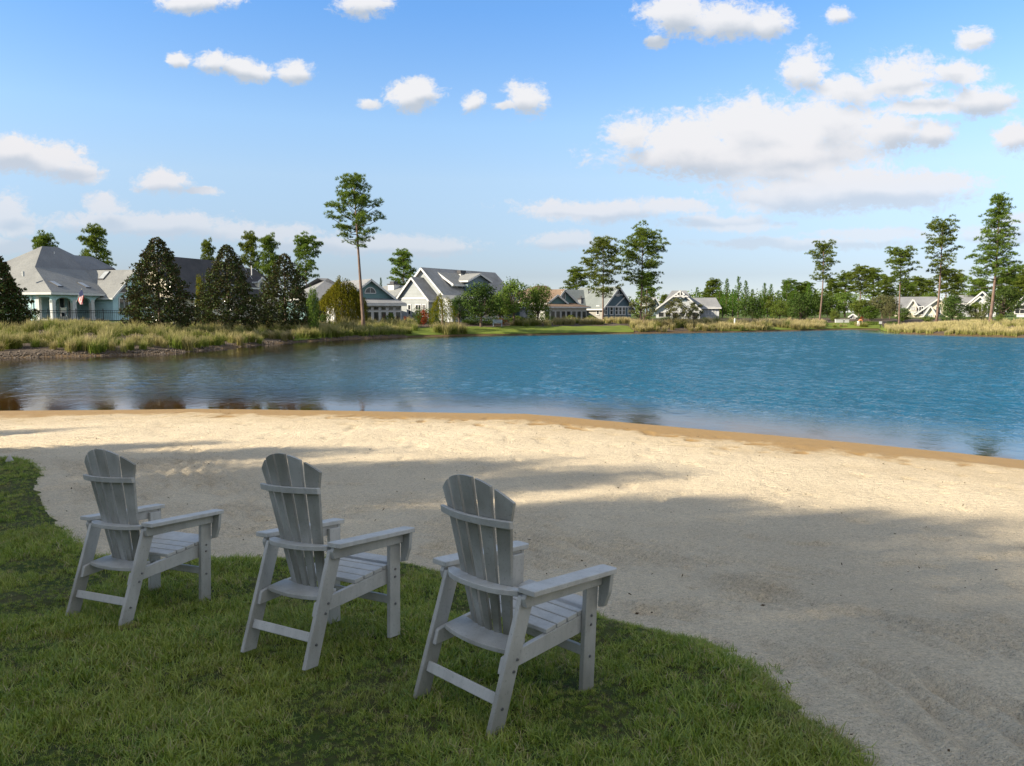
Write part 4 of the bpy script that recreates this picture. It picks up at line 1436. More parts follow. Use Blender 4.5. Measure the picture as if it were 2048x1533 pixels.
M_RDARK = shingle('dark_shingles', (.085, .082, .085), (.06, .06, .063))
M_RMOT = shingle('mottled_grey_shingles', (.34, .332, .315), (.23, .225, .21))
M_RBROWN = shingle('brown_shingles', (.185, .135, .095), (.13, .09, .065))
M_RSAGE = shingle('grey_green_shingles', (.185, .205, .20), (.15, .17, .165))


class House:
    def __init__(s, name, px, d, ang, label):
        g_ = ground(px, d)
        s.O = Vector((g_.x, g_.y, g_.z))
        c = Vector((-g_.x, -g_.y)).normalized()
        a = R(ang)
        n = Vector((c.x * math.cos(a) - c.y * math.sin(a), c.x * math.sin(a) + c.y * math.cos(a)))
        s.u, s.v = Vector((-n.y, n.x)), -n
        s.root = empty(name, s.O, math.atan2(s.u.y, s.u.x), label, 'house')
        s.parts = {}

    def k(s, px): return (px - 1024) / F * math.cos(PITCH)

    def U(s, px, v=0.0):
        k = s.k(px)
        return (k * (s.O.y + v * s.v.y) - s.O.x - v * s.v.x) / (s.u.x - k * s.u.y)

    def V(s, px, u=0.0):
        k = s.k(px)
        return (k * (s.O.y + u * s.u.y) - s.O.x - u * s.u.x) / (s.v.x - k * s.v.y)

    def Z(s, py, u=0.0, v=0.0):
        y = s.O.y + u * s.u.y + v * s.v.y
        return CH + ray(1024, py).z * y - s.O.z

    def pt(s, px, py, v):
        u = s.U(px, v)
        return (u, v, s.Z(py, u, v))

    def mb(s, name, mat):
        return s.parts.setdefault((name, mat.name), (MB(), mat))[0]

    def done(s):
        for (name, _), (m, mat) in s.parts.items():
            if m.f: m.build(name, mat, s.root)

    def gable(s, u0, u1, v0, v1, ze, zr, wall, roof, axis='v', o=.45, um=None, z0=-.8, trim=True, th=.16):
        W_, Rf, T_ = s.mb('wall', wall), s.mb('roof', roof), s.mb('trim', M_WHITE)
        if axis == 'v':
            P = lambda a, b, z: (a, b, z); a0, a1, b0, b1 = u0, u1, v0, v1
        else:
            P = lambda a, b, z: (b, a, z); a0, a1, b0, b1 = v0, v1, u0, u1
        am = (a0 + a1) / 2 if um is None else um
        poly = [(a0, z0), (a1, z0), (a1, ze), (am, zr), (a0, ze)]
        off = Vector(P(0, b1 - b0, 0))
        W_.slab([P(a, b0, z) for a, z in poly], off)
        for aa, sg in ((a0, -1), (a1, 1)):
            sl = (zr - ze) / abs(aa - am)
            ea, ez = aa + sg * o, ze - o * sl
            pl = [P(ea, b0 - o, ez + .03), P(am, b0 - o, zr + .03), P(am, b1 + o, zr + .03), P(ea, b1 + o, ez + .03)]
            Rf.slab(pl, (0, 0, th))
            if trim:
                for bb in (b0 - o - .03, b1 + o + .03):
                    T_.beam(P(ea, bb, ez + .03), P(am, bb, zr + .03), .06, .24, up=(0, 0, 1))
                T_.beam(P(ea + sg * .04, b0 - o, ez + .02), P(ea + sg * .04, b1 + o, ez + .02), .06, .22)
        return am

    def hip(s, u0, u1, v0, v1, ze, zr, wall, roof, o=.45, ru0=None, ru1=None, rv=None, z0=-.8, trim=True):
        if wall: s.mb('wall', wall).box(u0, u1, v0, v1, z0, ze)
        vm = (v0 + v1) / 2 if rv is None else rv
        ru0 = u0 + (v1 - v0) / 2 if ru0 is None else ru0
        ru1 = u1 - (v1 - v0) / 2 if ru1 is None else ru1
        a, b, c, d = (u0 - o, v0 - o, ze), (u1 + o, v0 - o, ze), (u1 + o, v1 + o, ze), (u0 - o, v1 + o, ze)
        e, f = (ru0, vm, zr), (ru1, vm, zr)
        up = lambda p: (p[0], p[1], p[2] + .10)
        A = [up(p) for p in (a, b, c, d)]
        s.mb('roof', roof).add([a, b, c, d] + A + [e, f], [(3, 2, 1, 0), (0, 1, 5, 4), (1, 2, 6, 5), (2, 3, 7, 6), (3, 0, 4, 7), (4, 5, 9, 8), (5, 6, 9), (6, 7, 8, 9), (7, 4, 8)])
        if trim:
            T_ = s.mb('trim', M_WHITE)
            zz = ze - .03
            for p, q in ((a, b), (d, a), (b, c)):
                T_.beam((p[0], p[1], zz), (q[0], q[1], zz), .1, .22)

    def fbox(s, m, face, k, a0, a1, o0, o1, z0, z1):
        if face == 'front': m.box(a0, a1, k - o1, k - o0, z0, z1)
        elif face == 'left': m.box(k - o1, k - o0, a0, a1, z0, z1)
        else: m.box(k + o0, k + o1, a0, a1, z0, z1)

    def window(s, face, k, a0, a1, z0, z1, cols=1, rows=2, fr=.11, glass=None, name='window'):
        if a1 < a0: a0, a1 = a1, a0
        m = MB()
        B_ = lambda x0, x1, y0, y1, o=.07: s.fbox(m, face, k, x0, x1, .004, o, y0, y1)
        B_(a0 - fr, a1 + fr, z1, z1 + fr * 1.2); B_(a0 - fr, a1 + fr, z0 - fr, z0, .10)
        B_(a0 - fr, a0, z0, z1); B_(a1, a1 + fr, z0, z1)
        for i in range(1, cols): x = a0 + (a1 - a0) * i / cols; B_(x - .035, x + .035, z0, z1, .05)
        for i in range(1, rows): z = z0 + (z1 - z0) * i / rows; B_(a0, a1, z - .035, z + .035, .055)
        w = m.build(name, M_WHITE, s.root)
        p = MB(); s.fbox(p, face, k, a0, a1, .005, .022, z0, z1)
        p.build('pane', glass or M_GLASS, w)
        return w

    def arch_window(s, face, k, ac, z0, r, name='window', full=0.0, mat=None):
        """half round window, optionally on top of a rectangle 'full' high"""
        def P(a, z, o):
            return (a, k - o, z) if face == 'front' else ((k - o, a, z) if face == 'left' else (k + o, a, z))
        arc = [(ac + r * math.cos(t), z0 + full + r * math.sin(t)) for t in np.linspace(0, math.pi, 9)]
        pts = ([(ac + r, z0)] if full else []) + arc + ([(ac - r, z0)] if full else [])
        m = MB()
        for p, q in zip(pts, pts[1:] + pts[:1]):
            m.beam(P(p[0], p[1], .04), P(q[0], q[1], .04), .10, .12, up=P(0, 0, 1) if face != 'front' else (0, -1, 0))
        m.beam(P(ac, z0, .04), P(ac, z0 + full + r, .04), .05, .05, up=(0, -1, 0))
        w = m.build(name, mat or M_WHITE, s.root)
        p = MB(); p.slab([P(a, z, .005) for a, z in pts], Vector(P(0, 0, .02)) - Vector(P(0, 0, 0)))
        p.build('pane', M_GLASS, w)

    def chimney(s, u0, u1, v0, v1, z0, z1, mat=None):
        m = MB(); m.box(u0, u1, v0, v1, z0, z1)
        c = m.build('chimney', mat or M_WHITE, s.root)
        m = MB(); m.box(u0 - .12, u1 + .12, v0 - .12, v1 + .12, z1, z1 + .14); m.box(u0 + .2, u1 - .2, v0 + .2, v1 - .2, z1 + .14, z1 + .5)
        m.build('chimney_cap', M_BRICK, c)

    def vent(s, p, h=.7, r=.08, mat=None):
        m = MB(); m.tube([(p[0], p[1], p[2] - .4), (p[0], p[1], p[2] + h)], [r, r], 8)
        m.build('vent_pipe', mat or M_WHITE, s.root)


# ---------------- aqua house on the left
h = House('lakeside_house', 105, 84, 45, 'pale aqua house with an arched porch at the left end of the shore')
ze = h.Z(587, 0, 0)
vB = 5.6
uB = h.U(75, vB); zB = h.Z(537, uB, vB)
v1 = 8.0
P1 = h.pt(92, 495, v1); P2 = h.pt(123, 497, v1)
Q1 = h.pt(155, 513, v1 + .2); Q2 = h.pt(190, 516, v1 + .4); Q3 = h.pt(233, 539, vB + .6)
Bp = (uB, vB, zB); Cp = h.pt(181, 543, vB)
uw = h.U(222, -1.4)
E0 = (-.45, -.45, ze); E1 = (uw + .8, -.45, ze); vback = 16.0
EB = (-.45, vback, ze); EC = (Q3[0] + 4.5, vback, ze); ER = (Q3[0] + 4.5, vB, ze)
rf = h.mb('roof', M_RPALE)
up = (0, 0, .14)
for poly in ([E0, Bp, P1, EB], [E0, (Cp[0] + 1.5, -.45, ze), (Cp[0] + 1.5, Cp[1], Cp[2]), Bp]):
    rf.slab(poly, up)
rd = h.mb('roof', M_RSLATE)  # same roof as the pale planes; turn from the sun put into the colour
for poly in ([Bp, Cp, P2, P1], [Cp, Q3, Q2], [Cp, Q2, Q1], [Cp, Q1, P2], [P1, P2, (P2[0], vback, ze + 1.5), EB], [P2, Q1, Q2, (Q2[0], vback, ze), (P2[0], vback, ze)], [Q2, Q3, ER, EC]):
    rd.slab(poly, up)
T_ = h.mb('trim', M_WHITE)
T_.beam((E0[0], E0[1], ze - .02), (E1[0], E1[1], ze - .02), .12, .26); T_.beam((E0[0], E0[1], ze - .02), (E0[0], vback, ze - .02), .12, .26)
w_ = h.mb('wall', M_AQUA)
vbay = h.V(79, 0)
w_.box(0, .25, vbay + .3, vback - 1, -.8, ze - .15)
w_.box(.2, uw + 3, 3.2, 3.45, -.8, ze - .15)                       # back wall of the porch
w_.box(.25, EC[0] - .6, vback - 1.3, vback - 1.0, -.8, ze - .15)
m = MB(); m.box(.05, uw + .5, .05, 3.19, .05, .2); m.build('porch_floor', M_TAUPE, h.root)
m = MB(); m.box(.05, uw + .5, .32, 3.19, ze - .25, ze - .16); m.build('porch_ceiling', M_WHITE, h.root)
cols = [(103, 112), (146.2, 153.6), (183.2, 189.5), (216.5, 221)]
cc = []
for a, b in cols:
    u0_, u1_ = h.U(a, 0), h.U(b, 0)
    u0_ = max(u0_, 0)
    cc.append((u0_, u1_))
    m = MB(); m.box(u0_, u1_, -.02, .34, -.4, h.Z(600, u0_, 0)); m.box(u0_ - .06, u1_ + .06, -.08, .40, -.4, .35)
    m.build('porch_column', M_WHITE, h.root)
m = MB()
for (a0, a1), (b0, b1) in zip(cc, cc[1:]):
    zs, za = h.Z(606, a1, 0), h.Z(594.6, a1, 0)
    arc = [(a1 + (b0 - a1) * (.5 - .5 * math.cos(t)), zs + (za - zs) * math.sin(t)) for t in np.linspace(0, math.pi, 9)]
    for p, q in zip(arc, arc[1:]):
        m.slab([(p[0], 0, p[1]), (q[0], 0, q[1]), (q[0], 0, ze - .16), (p[0], 0, ze - .16)], (0, .3, 0))
    m.box(a0, a1, 0, .3, h.Z(606, a1, 0), ze - .16)
m.box(cc[-1][0], cc[-1][1], 0, .3, zs, ze - .16)
m.box(0.0, .3, .3, vbay, h.Z(594.5, 0, 1.5), ze - .16)
m.build('arch_fascia', M_AQUA, h.root)
m = MB(); m.box(-.02, .34, vbay, vbay + .4, -.4, ze - .17); m.build('porch_column', M_WHITE, h.root)
zf0, zf1 = .25, h.Z(597, cc[1][0], 3.2)
for (a, b, c_) in ((120, 128, 1), (138, 145, 1), (164, 176, 2), (178, 186, 1), (196, 206, 1), (207, 215, 1)):
    h.window('front', 3.2, h.U(a, 3.2), h.U(b, 3.2), .3, zf1, c_, 2, fr=.1, name='porch_door')
va, vb = h.V(48, 0), h.V(42.5, 0)
h.window('left', 0, va, vb, h.Z(628, 0, va), h.Z(598, 0, va), 1, 2)
m = MB(); m.tube([(-.12, vbay + .9, ze - .1), (-.12, vbay + .9, 0)], [.05, .05], 6); m.build('downspout', M_WHITE, h.root)
# the gabled wing
vg = -1.4
ug = h.U(269, vg); zr = h.Z(543, ug, vg)
h.gable(uw + .35, 2 * ug - uw - .35, vg, 9.0, ze - .1, zr, M_AQUA, M_RPALE, 'v', o=.45)
us0, us1 = h.U(239, vg), h.U(256, vg)
m = MB(); m.slab([(us0, vg - .02, h.Z(586, us0, vg)), (us1, vg - .02, h.Z(586, us1, vg)), (us1, vg - .02, h.Z(569, us1, vg)), (us0, vg - .02, h.Z(581, us0, vg))], (0, .01, 0))
m2 = MB()
q = [(us0, h.Z(586, us0, vg)), (us1, h.Z(586, us1, vg)), (us1, h.Z(569, us1, vg)), (us0, h.Z(581, us0, vg))]
for a, b in zip(q, q[1:] + q[:1]): m2.beam((a[0], vg - .04, a[1]), (b[0], vg - .04, b[1]), .12, .12)
wf = m2.build('window', M_WHITE, h.root); m.build('pane', M_GLASS, wf)
h.window('front', vg, h.U(239.5, vg), h.U(257, vg), h.Z(627, us0, vg), h.Z(598, us0, vg), 2, 1, fr=.14)
h.window('front', vg, h.U(262, vg), h.U(278, vg), h.Z(627, us0, vg), h.Z(598, us0, vg), 2, 1, fr=.14)
# skylights on the porch roof and on the wing
def skylight(h, p, du, dv, slope_u, slope_v):
    m = MB()
    q = [Vector(p), Vector(p) + Vector((du, 0, du * slope_u)), Vector(p) + Vector((du, dv, du * slope_u + dv * slope_v)), Vector(p) + Vector((0, dv, dv * slope_v))]
    m.slab([v_ + Vector((0, 0, .12)) for v_ in q], (0, 0, .12))
    sk_ = m.build('skylight', M_BRICK, h.root)
    m = MB()
    c = sum(q, Vector()) / 4
    m.slab([c + (v_ - c) * .86 + Vector((0, 0, .245)) for v_ in q], (0, 0, .015)); m.build('pane', M_SHADE, sk_)
sv = (zB - ze) / (vB + .45)
for px in (119, 175):
    vv = .75
    uu = h.U(px, vv)
    skylight(h, (uu, vv, ze + (vv + .45) * sv), .75, 1.3, 0, sv)
su = (zr - ze + .1) / (ug - uw - .35)
uu = uw + .35 + (ug - uw) * .52
skylight(h, (uu, 1.6, ze - .1 + (uu - uw - .35) * su + .1), 1.2, .8, su, 0)
h.vent(h.pt(115, 513, 7.3), .55, .09)
h.vent(h.pt(51, 546, 3.9), .15, .14)
h.done()

# ---------------- cream house behind the magnolias
h = House('cream_house', 352, 97, 48, 'cream house with a dark shingled roof behind the magnolias')
ze = h.Z(597, 0, 0); vm = 3.6
zr = h.Z(518, h.U(366, vm), vm)
u1 = h.U(470, 0)
h.gable(0, u1 + 6, 0, 7.2, ze + .6, zr, M_CREAM, M_RDARK, 'u')
h.chimney(h.U(397, 3), h.U(410, 3), 3, 4.0, ze + 2, h.Z(537, h.U(404, 3), 3), M_RPALE)
# right, lower range with a dormer
v2 = 1.0
ua, ub = h.U(470, v2), h.U(556, v2)
h.gable(ua, ub, v2, v2 + 9, h.Z(572, ua, v2), h.Z(533, ua, v2 + 4.5), M_CREAM, M_RDARK, 'u')
dv0 = v2 - .4
da, db = h.U(517, dv0), h.U(533, dv0)
h.gable(da, db, dv0, v2 + 3.5, h.Z(564, da, dv0), h.Z(556, da, dv0), M_CREAM, M_RDARK, 'v', o=.2)
h.arch_window('front', dv0, (da + db) / 2, h.Z(586, da, dv0), (db - da) * .3, full=h.Z(571, da, dv0) - h.Z(586, da, dv0))
h.vent(h.pt(506, 546, v2 + 2.6), h.Z(531, ua, v2 + 2.6) - h.Z(546, ua, v2 + 2.6), .09)
h.window('left', 0, h.V(348, 0) + .5, h.V(344, 0) + 1.2, h.Z(628, 0, 2), h.Z(612, 0, 2), 1, 2)
h.done()

# ---------------- sea green house
h = House('sea_green_house', 741, 97, 22, 'sea green gabled house with a half round window and a sunroom behind the tall pine')
zg = h.Z(561, 0, 0); w = h.U(792, 0)
zb = h.Z(604, 0, 0)
uL = -w
h.gable(uL, w, 0, 9, h.Z(602, w, 0), zg, M_SEA, M_RSLATE, 'v', o=.5)
h.arch_window('front', 0, 0, h.Z(587, 0, 0), h.U(752, 0), mat=M_WHITE)
# sunroom with a low hipped roof in front
vS = -3.0
uS0, uS1 = h.U(668, vS), h.U(803, vS)
ts, te = h.Z(599.5, 0, 0), h.Z(608.5, 0, vS)
rr = h.mb('roof', M_RSLATE)
rr.slab([(uS0 - .4, vS - .4, te), (uS1 + .5, vS - .4, te), (w * .98, -.02, ts), (uL, -.02, ts)], (0, 0, .12))
rr.slab([(uS1 + .5, vS - .4, te), (uS1 + .5, 6, te), (w + .3, 6, h.Z(590, w, 6)), (w * .98, -.02, ts)], (0, 0, .12))
h.mb('trim', M_WHITE).beam((uS0 - .4, vS - .42, te - .08), (uS1 + .5, vS - .42, te - .08), .08, .3)
h.mb('trim', M_WHITE).beam((uS1 + .52, vS - .4, te - .08), (uS1 + .52, 6, te - .08), .08, .3)
h.mb('wall', M_WHITE).box(uS0, uS1, vS, -.05, -.8, te - .2)
h.mb('wall', M_WHITE).box(w + .05, uS1, -.04, 5.8, -.8, te - .2)
n = 9
for i in range(n):
    a = uS0 + (uS1 - uS0) * (i + .18) / n; b = uS0 + (uS1 - uS0) * (i + .82) / n
    h.window('front', vS, a, b, .15, te - 1.0, 1, 1, fr=.08)
    h.window('front', vS, a, b, te - .72, te - .36, 1, 1, fr=.05)
h.hip(h.U(612, 4), h.U(725, 4), 4, 13, h.Z(600, 0, 4), h.Z(558, 0, 8.5), M_SEA, M_RSLATE)
h.done()

# ---------------- large grey house
h = House('large_grey_house', 895, 104, 50, 'large grey house with two lit gables, a shed dormer and a chimney')
ze = h.Z(598, 0, 0)
vr = h.V(846.5, 0)                                       # ridge of the tall gable, on the left wall u = 0
zr = h.Z(538, 0, vr)
h.gable(0, h.U(1002, 3), 0, 2 * vr, ze, zr, M_GREYW, M_RMOT, 'u', o=.4)
# lower gable stepping forward to the left
ul = -2.2
va, vb = h.V(857, ul), h.V(797, ul)
vm = (va + vb) / 2
h.gable(ul, 1.0, va, vb, h.Z(598, ul, va), h.Z(557, ul, vm), M_GREYW, M_RMOT, 'u', o=.35)
h.mb('trim', M_WHITE).box(ul - .05, ul, va, vb, h.Z(599, ul, vm), h.Z(595, ul, vm))
for a, b in ((832, 842), (846, 851)):
    h.window('left', ul, h.V(a, ul), h.V(b, ul), .9, 2.2, 2, 2)
h.window('left', ul, h.V(817, ul), h.V(821.5, ul), .9, 2.2, 1, 2)
# rear wing
uq = 4.0
h.gable(uq - 3.5, uq + 6, h.V(815, uq), h.V(762, uq), h.Z(600, uq, 20), h.Z(575, uq, 20), M_GREYW, M_RPALE, 'v', o=.4)
pp = h.V(788, uq)
h.chimney(uq - .6, uq + .6, pp - .6, pp + .6, 2, h.Z(570, uq, pp))
# shed dormer
sl = (zr - ze) / vr
vd = 1.6
a, b = h.U(905, vd), h.U(939, vd)
zt, zb = h.Z(571, a, vd), h.Z(588, a, vd)
h.mb('wall', M_BLUEW).slab([(a, vd, zb - .5), (a, vd, zt), (a, vd + 4, zt + 1.2), (a, vd + 4, zb)], (b - a, 0, 0))
h.mb('roof', M_RPALE).slab([(a - .5, vd - .6, zt - .02), (b + .2, vd - .6, zt - .02), (b + .2, vr - .3, zt + 1.9), (a - .5, vr - .3, zt + 1.9)], (0, 0, .15))
h.mb('trim', M_WHITE).beam((a - .53, vd - .6, zt), (a - .53, vr - .3, zt + 1.9), .06, .28)
h.mb('trim', M_WHITE).beam((a - .5, vd - .63, zt), (b + .2, vd - .63, zt), .06, .24)
h.window('front', vd, h.U(907.5, vd), h.U(914, vd), h.Z(585, a, vd), h.Z(574, a, vd), 1, 2, fr=.12)
h.window('front', vd, h.U(925, vd), h.U(931, vd), h.Z(585, a, vd), h.Z(574, a, vd), 1, 2, fr=.12)
# cross gable to the right
vc = .6
uc = h.U(957.5, vc); a, b = h.U(936, vc), h.U(977, vc)
h.gable(a, b, vc, vr + 1, h.Z(562.5, uc, vc), h.Z(549.5, uc, vc), M_BLUEW, M_RPALE, 'v', o=.4)
h.chimney(h.U(922, 3.2), h.U(936, 3.2), 3.2, 4.3, ze + 2, h.Z(546.5, a, 3.2))
# garden front under the trees
vf = -2.4
a, b = h.U(905, vf), h.U(1010, vf)
h.mb('wall', M_WSIDE).box(a, b, vf, -.02, -.8, ze - .5)
h.mb('roof', M_RPALE).slab([(a - .4, vf - .5, ze - .45), (b + .4, vf - .5, ze - .45), (b + .4, -.05, ze + .35), (a - .4, -.05, ze + .35)], (0, 0, .14))
n = 9
for i in range(n):
    x0 = a + (b - a) * (i + .2) / n; x1 = a + (b - a) * (i + .8) / n
    h.window('front', vf, x0, x1, .5, 2.3, 1, 2, fr=.12)
h.done()

# ---------------- brown roofed house
h = House('brown_roofed_house', 1127, 114, 32, 'house with a brown roof and a sea green gable over a glazed porch')
zp = h.Z(581, 0, 0)
w = h.U(1152, 0)
h.gable(h.U(1110, 0), w, 0, 9, h.Z(606, 0, 0), zp, M_SEA, M_RBROWN, 'v', um=0, o=.4)
h.gable(h.U(1096, -.8), h.U(1131, -.8), -.8, 7, h.Z(606, 0, 0), h.Z(592, 0, 0), M_SEA, M_RBROWN, 'v', o=.3)
h.arch_window('front', 0, h.U(1126.5, 0), h.Z(599, 0, 0), .32, full=.9)
h.hip(h.U(1045, 5), h.U(1135, 5), 5, 16, h.Z(606, 0, 5), h.Z(571, 0, 10.5), M_SEA, M_RBROWN, ru0=h.U(1074, 10.5), ru1=h.U(1092, 10.5))
vS = -2.6
a, b = h.U(1090, vS), h.U(1174, vS)
te = h.Z(615, 0, vS)
h.hip(a, b, vS, 7, te, h.Z(600, 0, 2), None, M_RBROWN, o=.4)
h.mb('wall', M_WHITE).box(a, b, vS + .12, 5, -.8, te - .12)
n = 8
for i in range(n):
    x0 = a + (b - a) * (i + .14) / n; x1 = a + (b - a) * (i + .86) / n
    h.window('front', vS + .12, x0, x1, .15, te - .6, 1, 1, fr=.07, name='porch_screen')
h.chimney(h.U(1162, 3), h.U(1167, 3), 3, 3.9, 2.5, h.Z(598, 0, 3), M_RSLATE)
h.done()

# ---------------- navy gabled house
h = House('navy_gabled_house', 1207, 122, 42, 'navy blue gabled house with a wide pale roof behind a pine stem')
ze = h.Z(614, 0, 0)
uc = h.U(1235, 0); zr = h.Z(575.5, uc, 0)
L_ = h.V(1152, 0)
h.gable(0, 2 * uc, 0, max(9, h.V(1176, 0) + 3), ze, zr, M_NAVY, M_RSAGE, 'v', o=.45)
h.mb('wall', M_TAUPE).box(-.06, 0, .1, h.V(1176, 0) + 2.8, -.8, ze - .35)
h.gable(-4.0, 4.0, h.V(1176, 0) + .5, h.V(1176, 0) + 8, ze, zr - .4, M_TAUPE, M_RSAGE, 'u', o=.4)
uz = h.Z(590, uc, 0)
T_ = h.mb('trim', M_WHITE)
T_.beam((h.U(1224, 0), -.05, uz), (h.U(1249, 0), -.05, uz), .1, .16)
T_.beam((0, -.05, ze + .02), (2 * uc, -.05, ze + .02), .1, .22)
T_.beam((h.U(1231, 0), -.05, ze + .1), (h.U(1249, 0), -.05, h.Z(594, uc, 0)), .1, .16)
h.arch_window('front', 0, h.U(1234, 0), h.Z(592.5, uc, 0), .35, full=.5)
for a, b in ((1210, 1213.5), (1220, 1225), (1230.5, 1235), (1238, 1242.5), (1245, 1249.5), (1256, 1261)):
    h.window('front', 0, h.U(a, 0), h.U(b, 0), .8, 2.0, 1, 2, fr=.12)
h.window('left', -.06, h.V(1199, 0), h.V(1194.5, 0), .8, 2.1, 1, 2, fr=.12)
h.vent(h.pt(1177, 589, 6), .9, .09, M_BRICK)
h.done()

# ---------------- white gabled house with the truss
h = House('white_gabled_house', 1360, 134, -2, 'white gabled house with a decorative truss in its peak')
ze = h.Z(619, 0, 0); zr = h.Z(582.5, 0, 0)
w0, w1 = h.U(1312, 0), h.U(1400, 0)
h.gable(w0, w1, 0, 13, ze, zr, M_WSIDE, M_RSLATE, 'v', um=0, o=.5)
t1, t2 = h.Z(593.5, 0, 0), h.Z(596.5, 0, 0)
m = MB()
yb = -.62
for p, q in (((h.U(1345, 0), t1), (h.U(1376, 0), t1)), ((0, t1), (0, zr)), ((0, t1), (h.U(1351, 0), h.Z(589, 0, 0))), ((0, t1), (h.U(1369, 0), h.Z(589, 0, 0)))):
    m.beam((p[0], yb, p[1]), (q[0], yb, q[1]), .12, .2)
m.build('gable_truss', M_WHITE, h.root)
m = MB(); m.box(h.U(1348, 0), h.U(1373, 0), -.05, .0, t2 - .6, t2); m.build('gable_panel', M_BLUEW, h.root)
for i in range(6):
    a = h.U(1316, 0) + (h.U(1398, 0) - h.U(1316, 0)) * (i + .12) / 6; b = a + (h.U(1398, 0) - h.U(1316, 0)) / 6 * .76
    h.window('front', 0, a, b, .3, ze - .55, 1, 1, fr=.09, name='porch_screen')
vw = 3.0
a, b = h.U(1398, vw), h.U(1438, vw)
h.hip(a - 3, b, vw, vw + 8, h.Z(616.5, 0, vw), h.Z(596, 0, vw + 4), M_WSIDE, M_RSLATE, ru0=0, ru1=h.U(1431, vw + 4), o=.4)
for x0, x1 in ((1411, 1416), (1418, 1422.5), (1425.5, 1430)):
    h.window('front', vw, h.U(x0, vw), h.U(x1, vw), .7, 2.0, 1, 2, fr=.12, glass=M_SHADE)
h.hip(h.U(1322, 8), h.U(1390, 8), 8, 18, ze, h.Z(581.5, 0, 13), None, M_RSLATE, ru0=h.U(1343, 13), ru1=h.U(1372, 13), o=.4)
h.done()

h = House('small_blue_house', 1309, 165, 10, 'blue grey gable with white edges showing between the young tree and the white gabled house')
w = h.U(1316, 0)
h.gable(-w, w, 0, 8, h.Z(606, 0, 0), h.Z(595, 0, 0), M_BLUEW, M_RSLATE, 'v', o=.4)
h.window('front', 0, -.4, .4, h.Z(612, 0, 0), h.Z(606, 0, 0), 1, 2)
h.done()

# ---------------- beige house on the right
h = House('beige_house', 1825, 148, 6, 'beige house with a steep dormer gable and a grey roof between two right hand pines')
ze = h.Z(623, 0, 0)
h.gable(h.U(1799, 0), h.U(1874, 0), 0, 12, ze, h.Z(596, 0, 6), M_BEIGE, M_RSLATE, 'u', o=.4)
a, b = h.U(1816.5, -.4), h.U(1833, -.4)
h.gable(a, b, -.4, 6, h.Z(612, 0, 0), h.Z(600, 0, 0), M_CREAM, M_RSLATE, 'v', o=.3)
for x0, x1 in ((1821.6, 1823.4), (1825, 1826.8), (1828.4, 1830.2)):
    h.window('front', -.4, h.U(x0, -.4), h.U(x1, -.4), h.Z(620, 0, 0), h.Z(614, 0, 0), 1, 2, fr=.1, glass=M_SHADE)
vf = -3.0
ap = h.U(1876, vf); a = h.U(1835, vf); zq = h.Z(598, 0, vf)
h.gable(a, 2 * ap - a, vf, 8, h.Z(627, 0, vf), zq, M_BEIGE, M_RSLATE, 'v', o=.4)
vg = -5.0
a, b = h.U(1850, vg), h.U(1870, vg)
h.gable(a, b, vg, vf + .5, h.Z(628, 0, vg), h.Z(613, 0, vg), M_CREAM, M_RSLATE, 'v', o=.35)
h.window('front', vg, h.U(1853.5, vg), h.U(1865, vg), .05, h.Z(630.5, 0, vg), 3, 1, fr=.12, glass=M_SHADE, name='entrance_door')
for x0, x1 in ((1838, 1846), (1872, 1880)):
    h.window('front', vf, h.U(x0, vf), h.U(x1, vf), .6, 2.0, 2, 1, fr=.12)
h.done()

h = House('white_house', 1963, 142, -4, 'white house with two nested gables partly hidden by the tallest right hand pine')
w = h.U(1992, 0)
h.gable(-w, w, 0, 9, h.Z(609, 0, 0), h.Z(584.5, 0, 0), M_WSIDE, M_RSLATE, 'v', o=.5)
w2 = h.U(1976, -.8)
h.gable(h.U(1942, -.8), w2, -.8, 5, h.Z(608.5, 0, 0), h.Z(594, 0, 0), M_WSIDE, M_RPALE, 'v', o=.4)
h.gable(h.U(1903, 4), h.U(1950, 4), 4, 13, h.Z(607, 0, 4), h.Z(592, 0, 8.5), M_WSIDE, M_RSLATE, 'u', o=.4)
for x0, x1 in ((1948, 1953), (1957, 1962), (1966, 1971), (1978, 1984)):
    h.window('front', -.8 if x1 < 1975 else 0, h.U(x0, -.8), h.U(x1, -.8), .7, 2.2, 1, 2, fr=.12)
h.done()

h = House('far_right_house', 2046, 140, 0, 'white house cut by the right edge of the photo')
w = h.U(2064, 0)
h.gable(-w * .7, w, 0, 8, h.Z(607, 0, 0), h.Z(590, 0, 0), M_WSIDE, M_RSLATE, 'v', o=.5)
h.window('front', 0, -1.2, .2, .7, 2.2, 2, 2, fr=.12)
h.done()

h = House('garden_pavilion', 1706, 136, 0, 'small white framed pavilion in the trees by the low white wall')
a = h.U(1712, 0)
h.gable(-a, a, 0, 3, h.Z(633, 0, 0), h.Z(629, 0, 0), M_BLUEW, M_RDARK, 'v', o=.25)
h.window('front', 0, -a * .7, a * .7, .05, h.Z(635, 0, 0), 2, 1, fr=.1)
h.done()

# ================================================================ SMALL THINGS ON THE FAR BANK
M_IRON = pmat('black_iron', (.012, .013, .014), rough=.5)
a, b = ground(38, 73), ground(285, 79)
L_ = (b - a).length
r = empty('iron_fence', a, math.atan2(b.y - a.y, b.x - a.x), 'black iron picket fence in front of the aqua house', 'fence')
m = MB()
n = int(L_ / .17)
for i in range(n):
    if i % 14: m.box(i * .17 - .012, i * .17 + .012, -.012, .012, -.1, 1.22)
tag(m.build('picket', M_IRON, r), kind='stuff')
for z in (.18, .95, 1.16):
    m = MB(); m.box(0, L_, -.02, .02, z, z + .05); m.build('rail', M_IRON, r)
for i in range(0, n, 14):
    m = MB(); m.box(i * .17 - .04, i * .17 + .04, -.04, .04, -.3, 1.38); m.build('post', M_IRON, r)

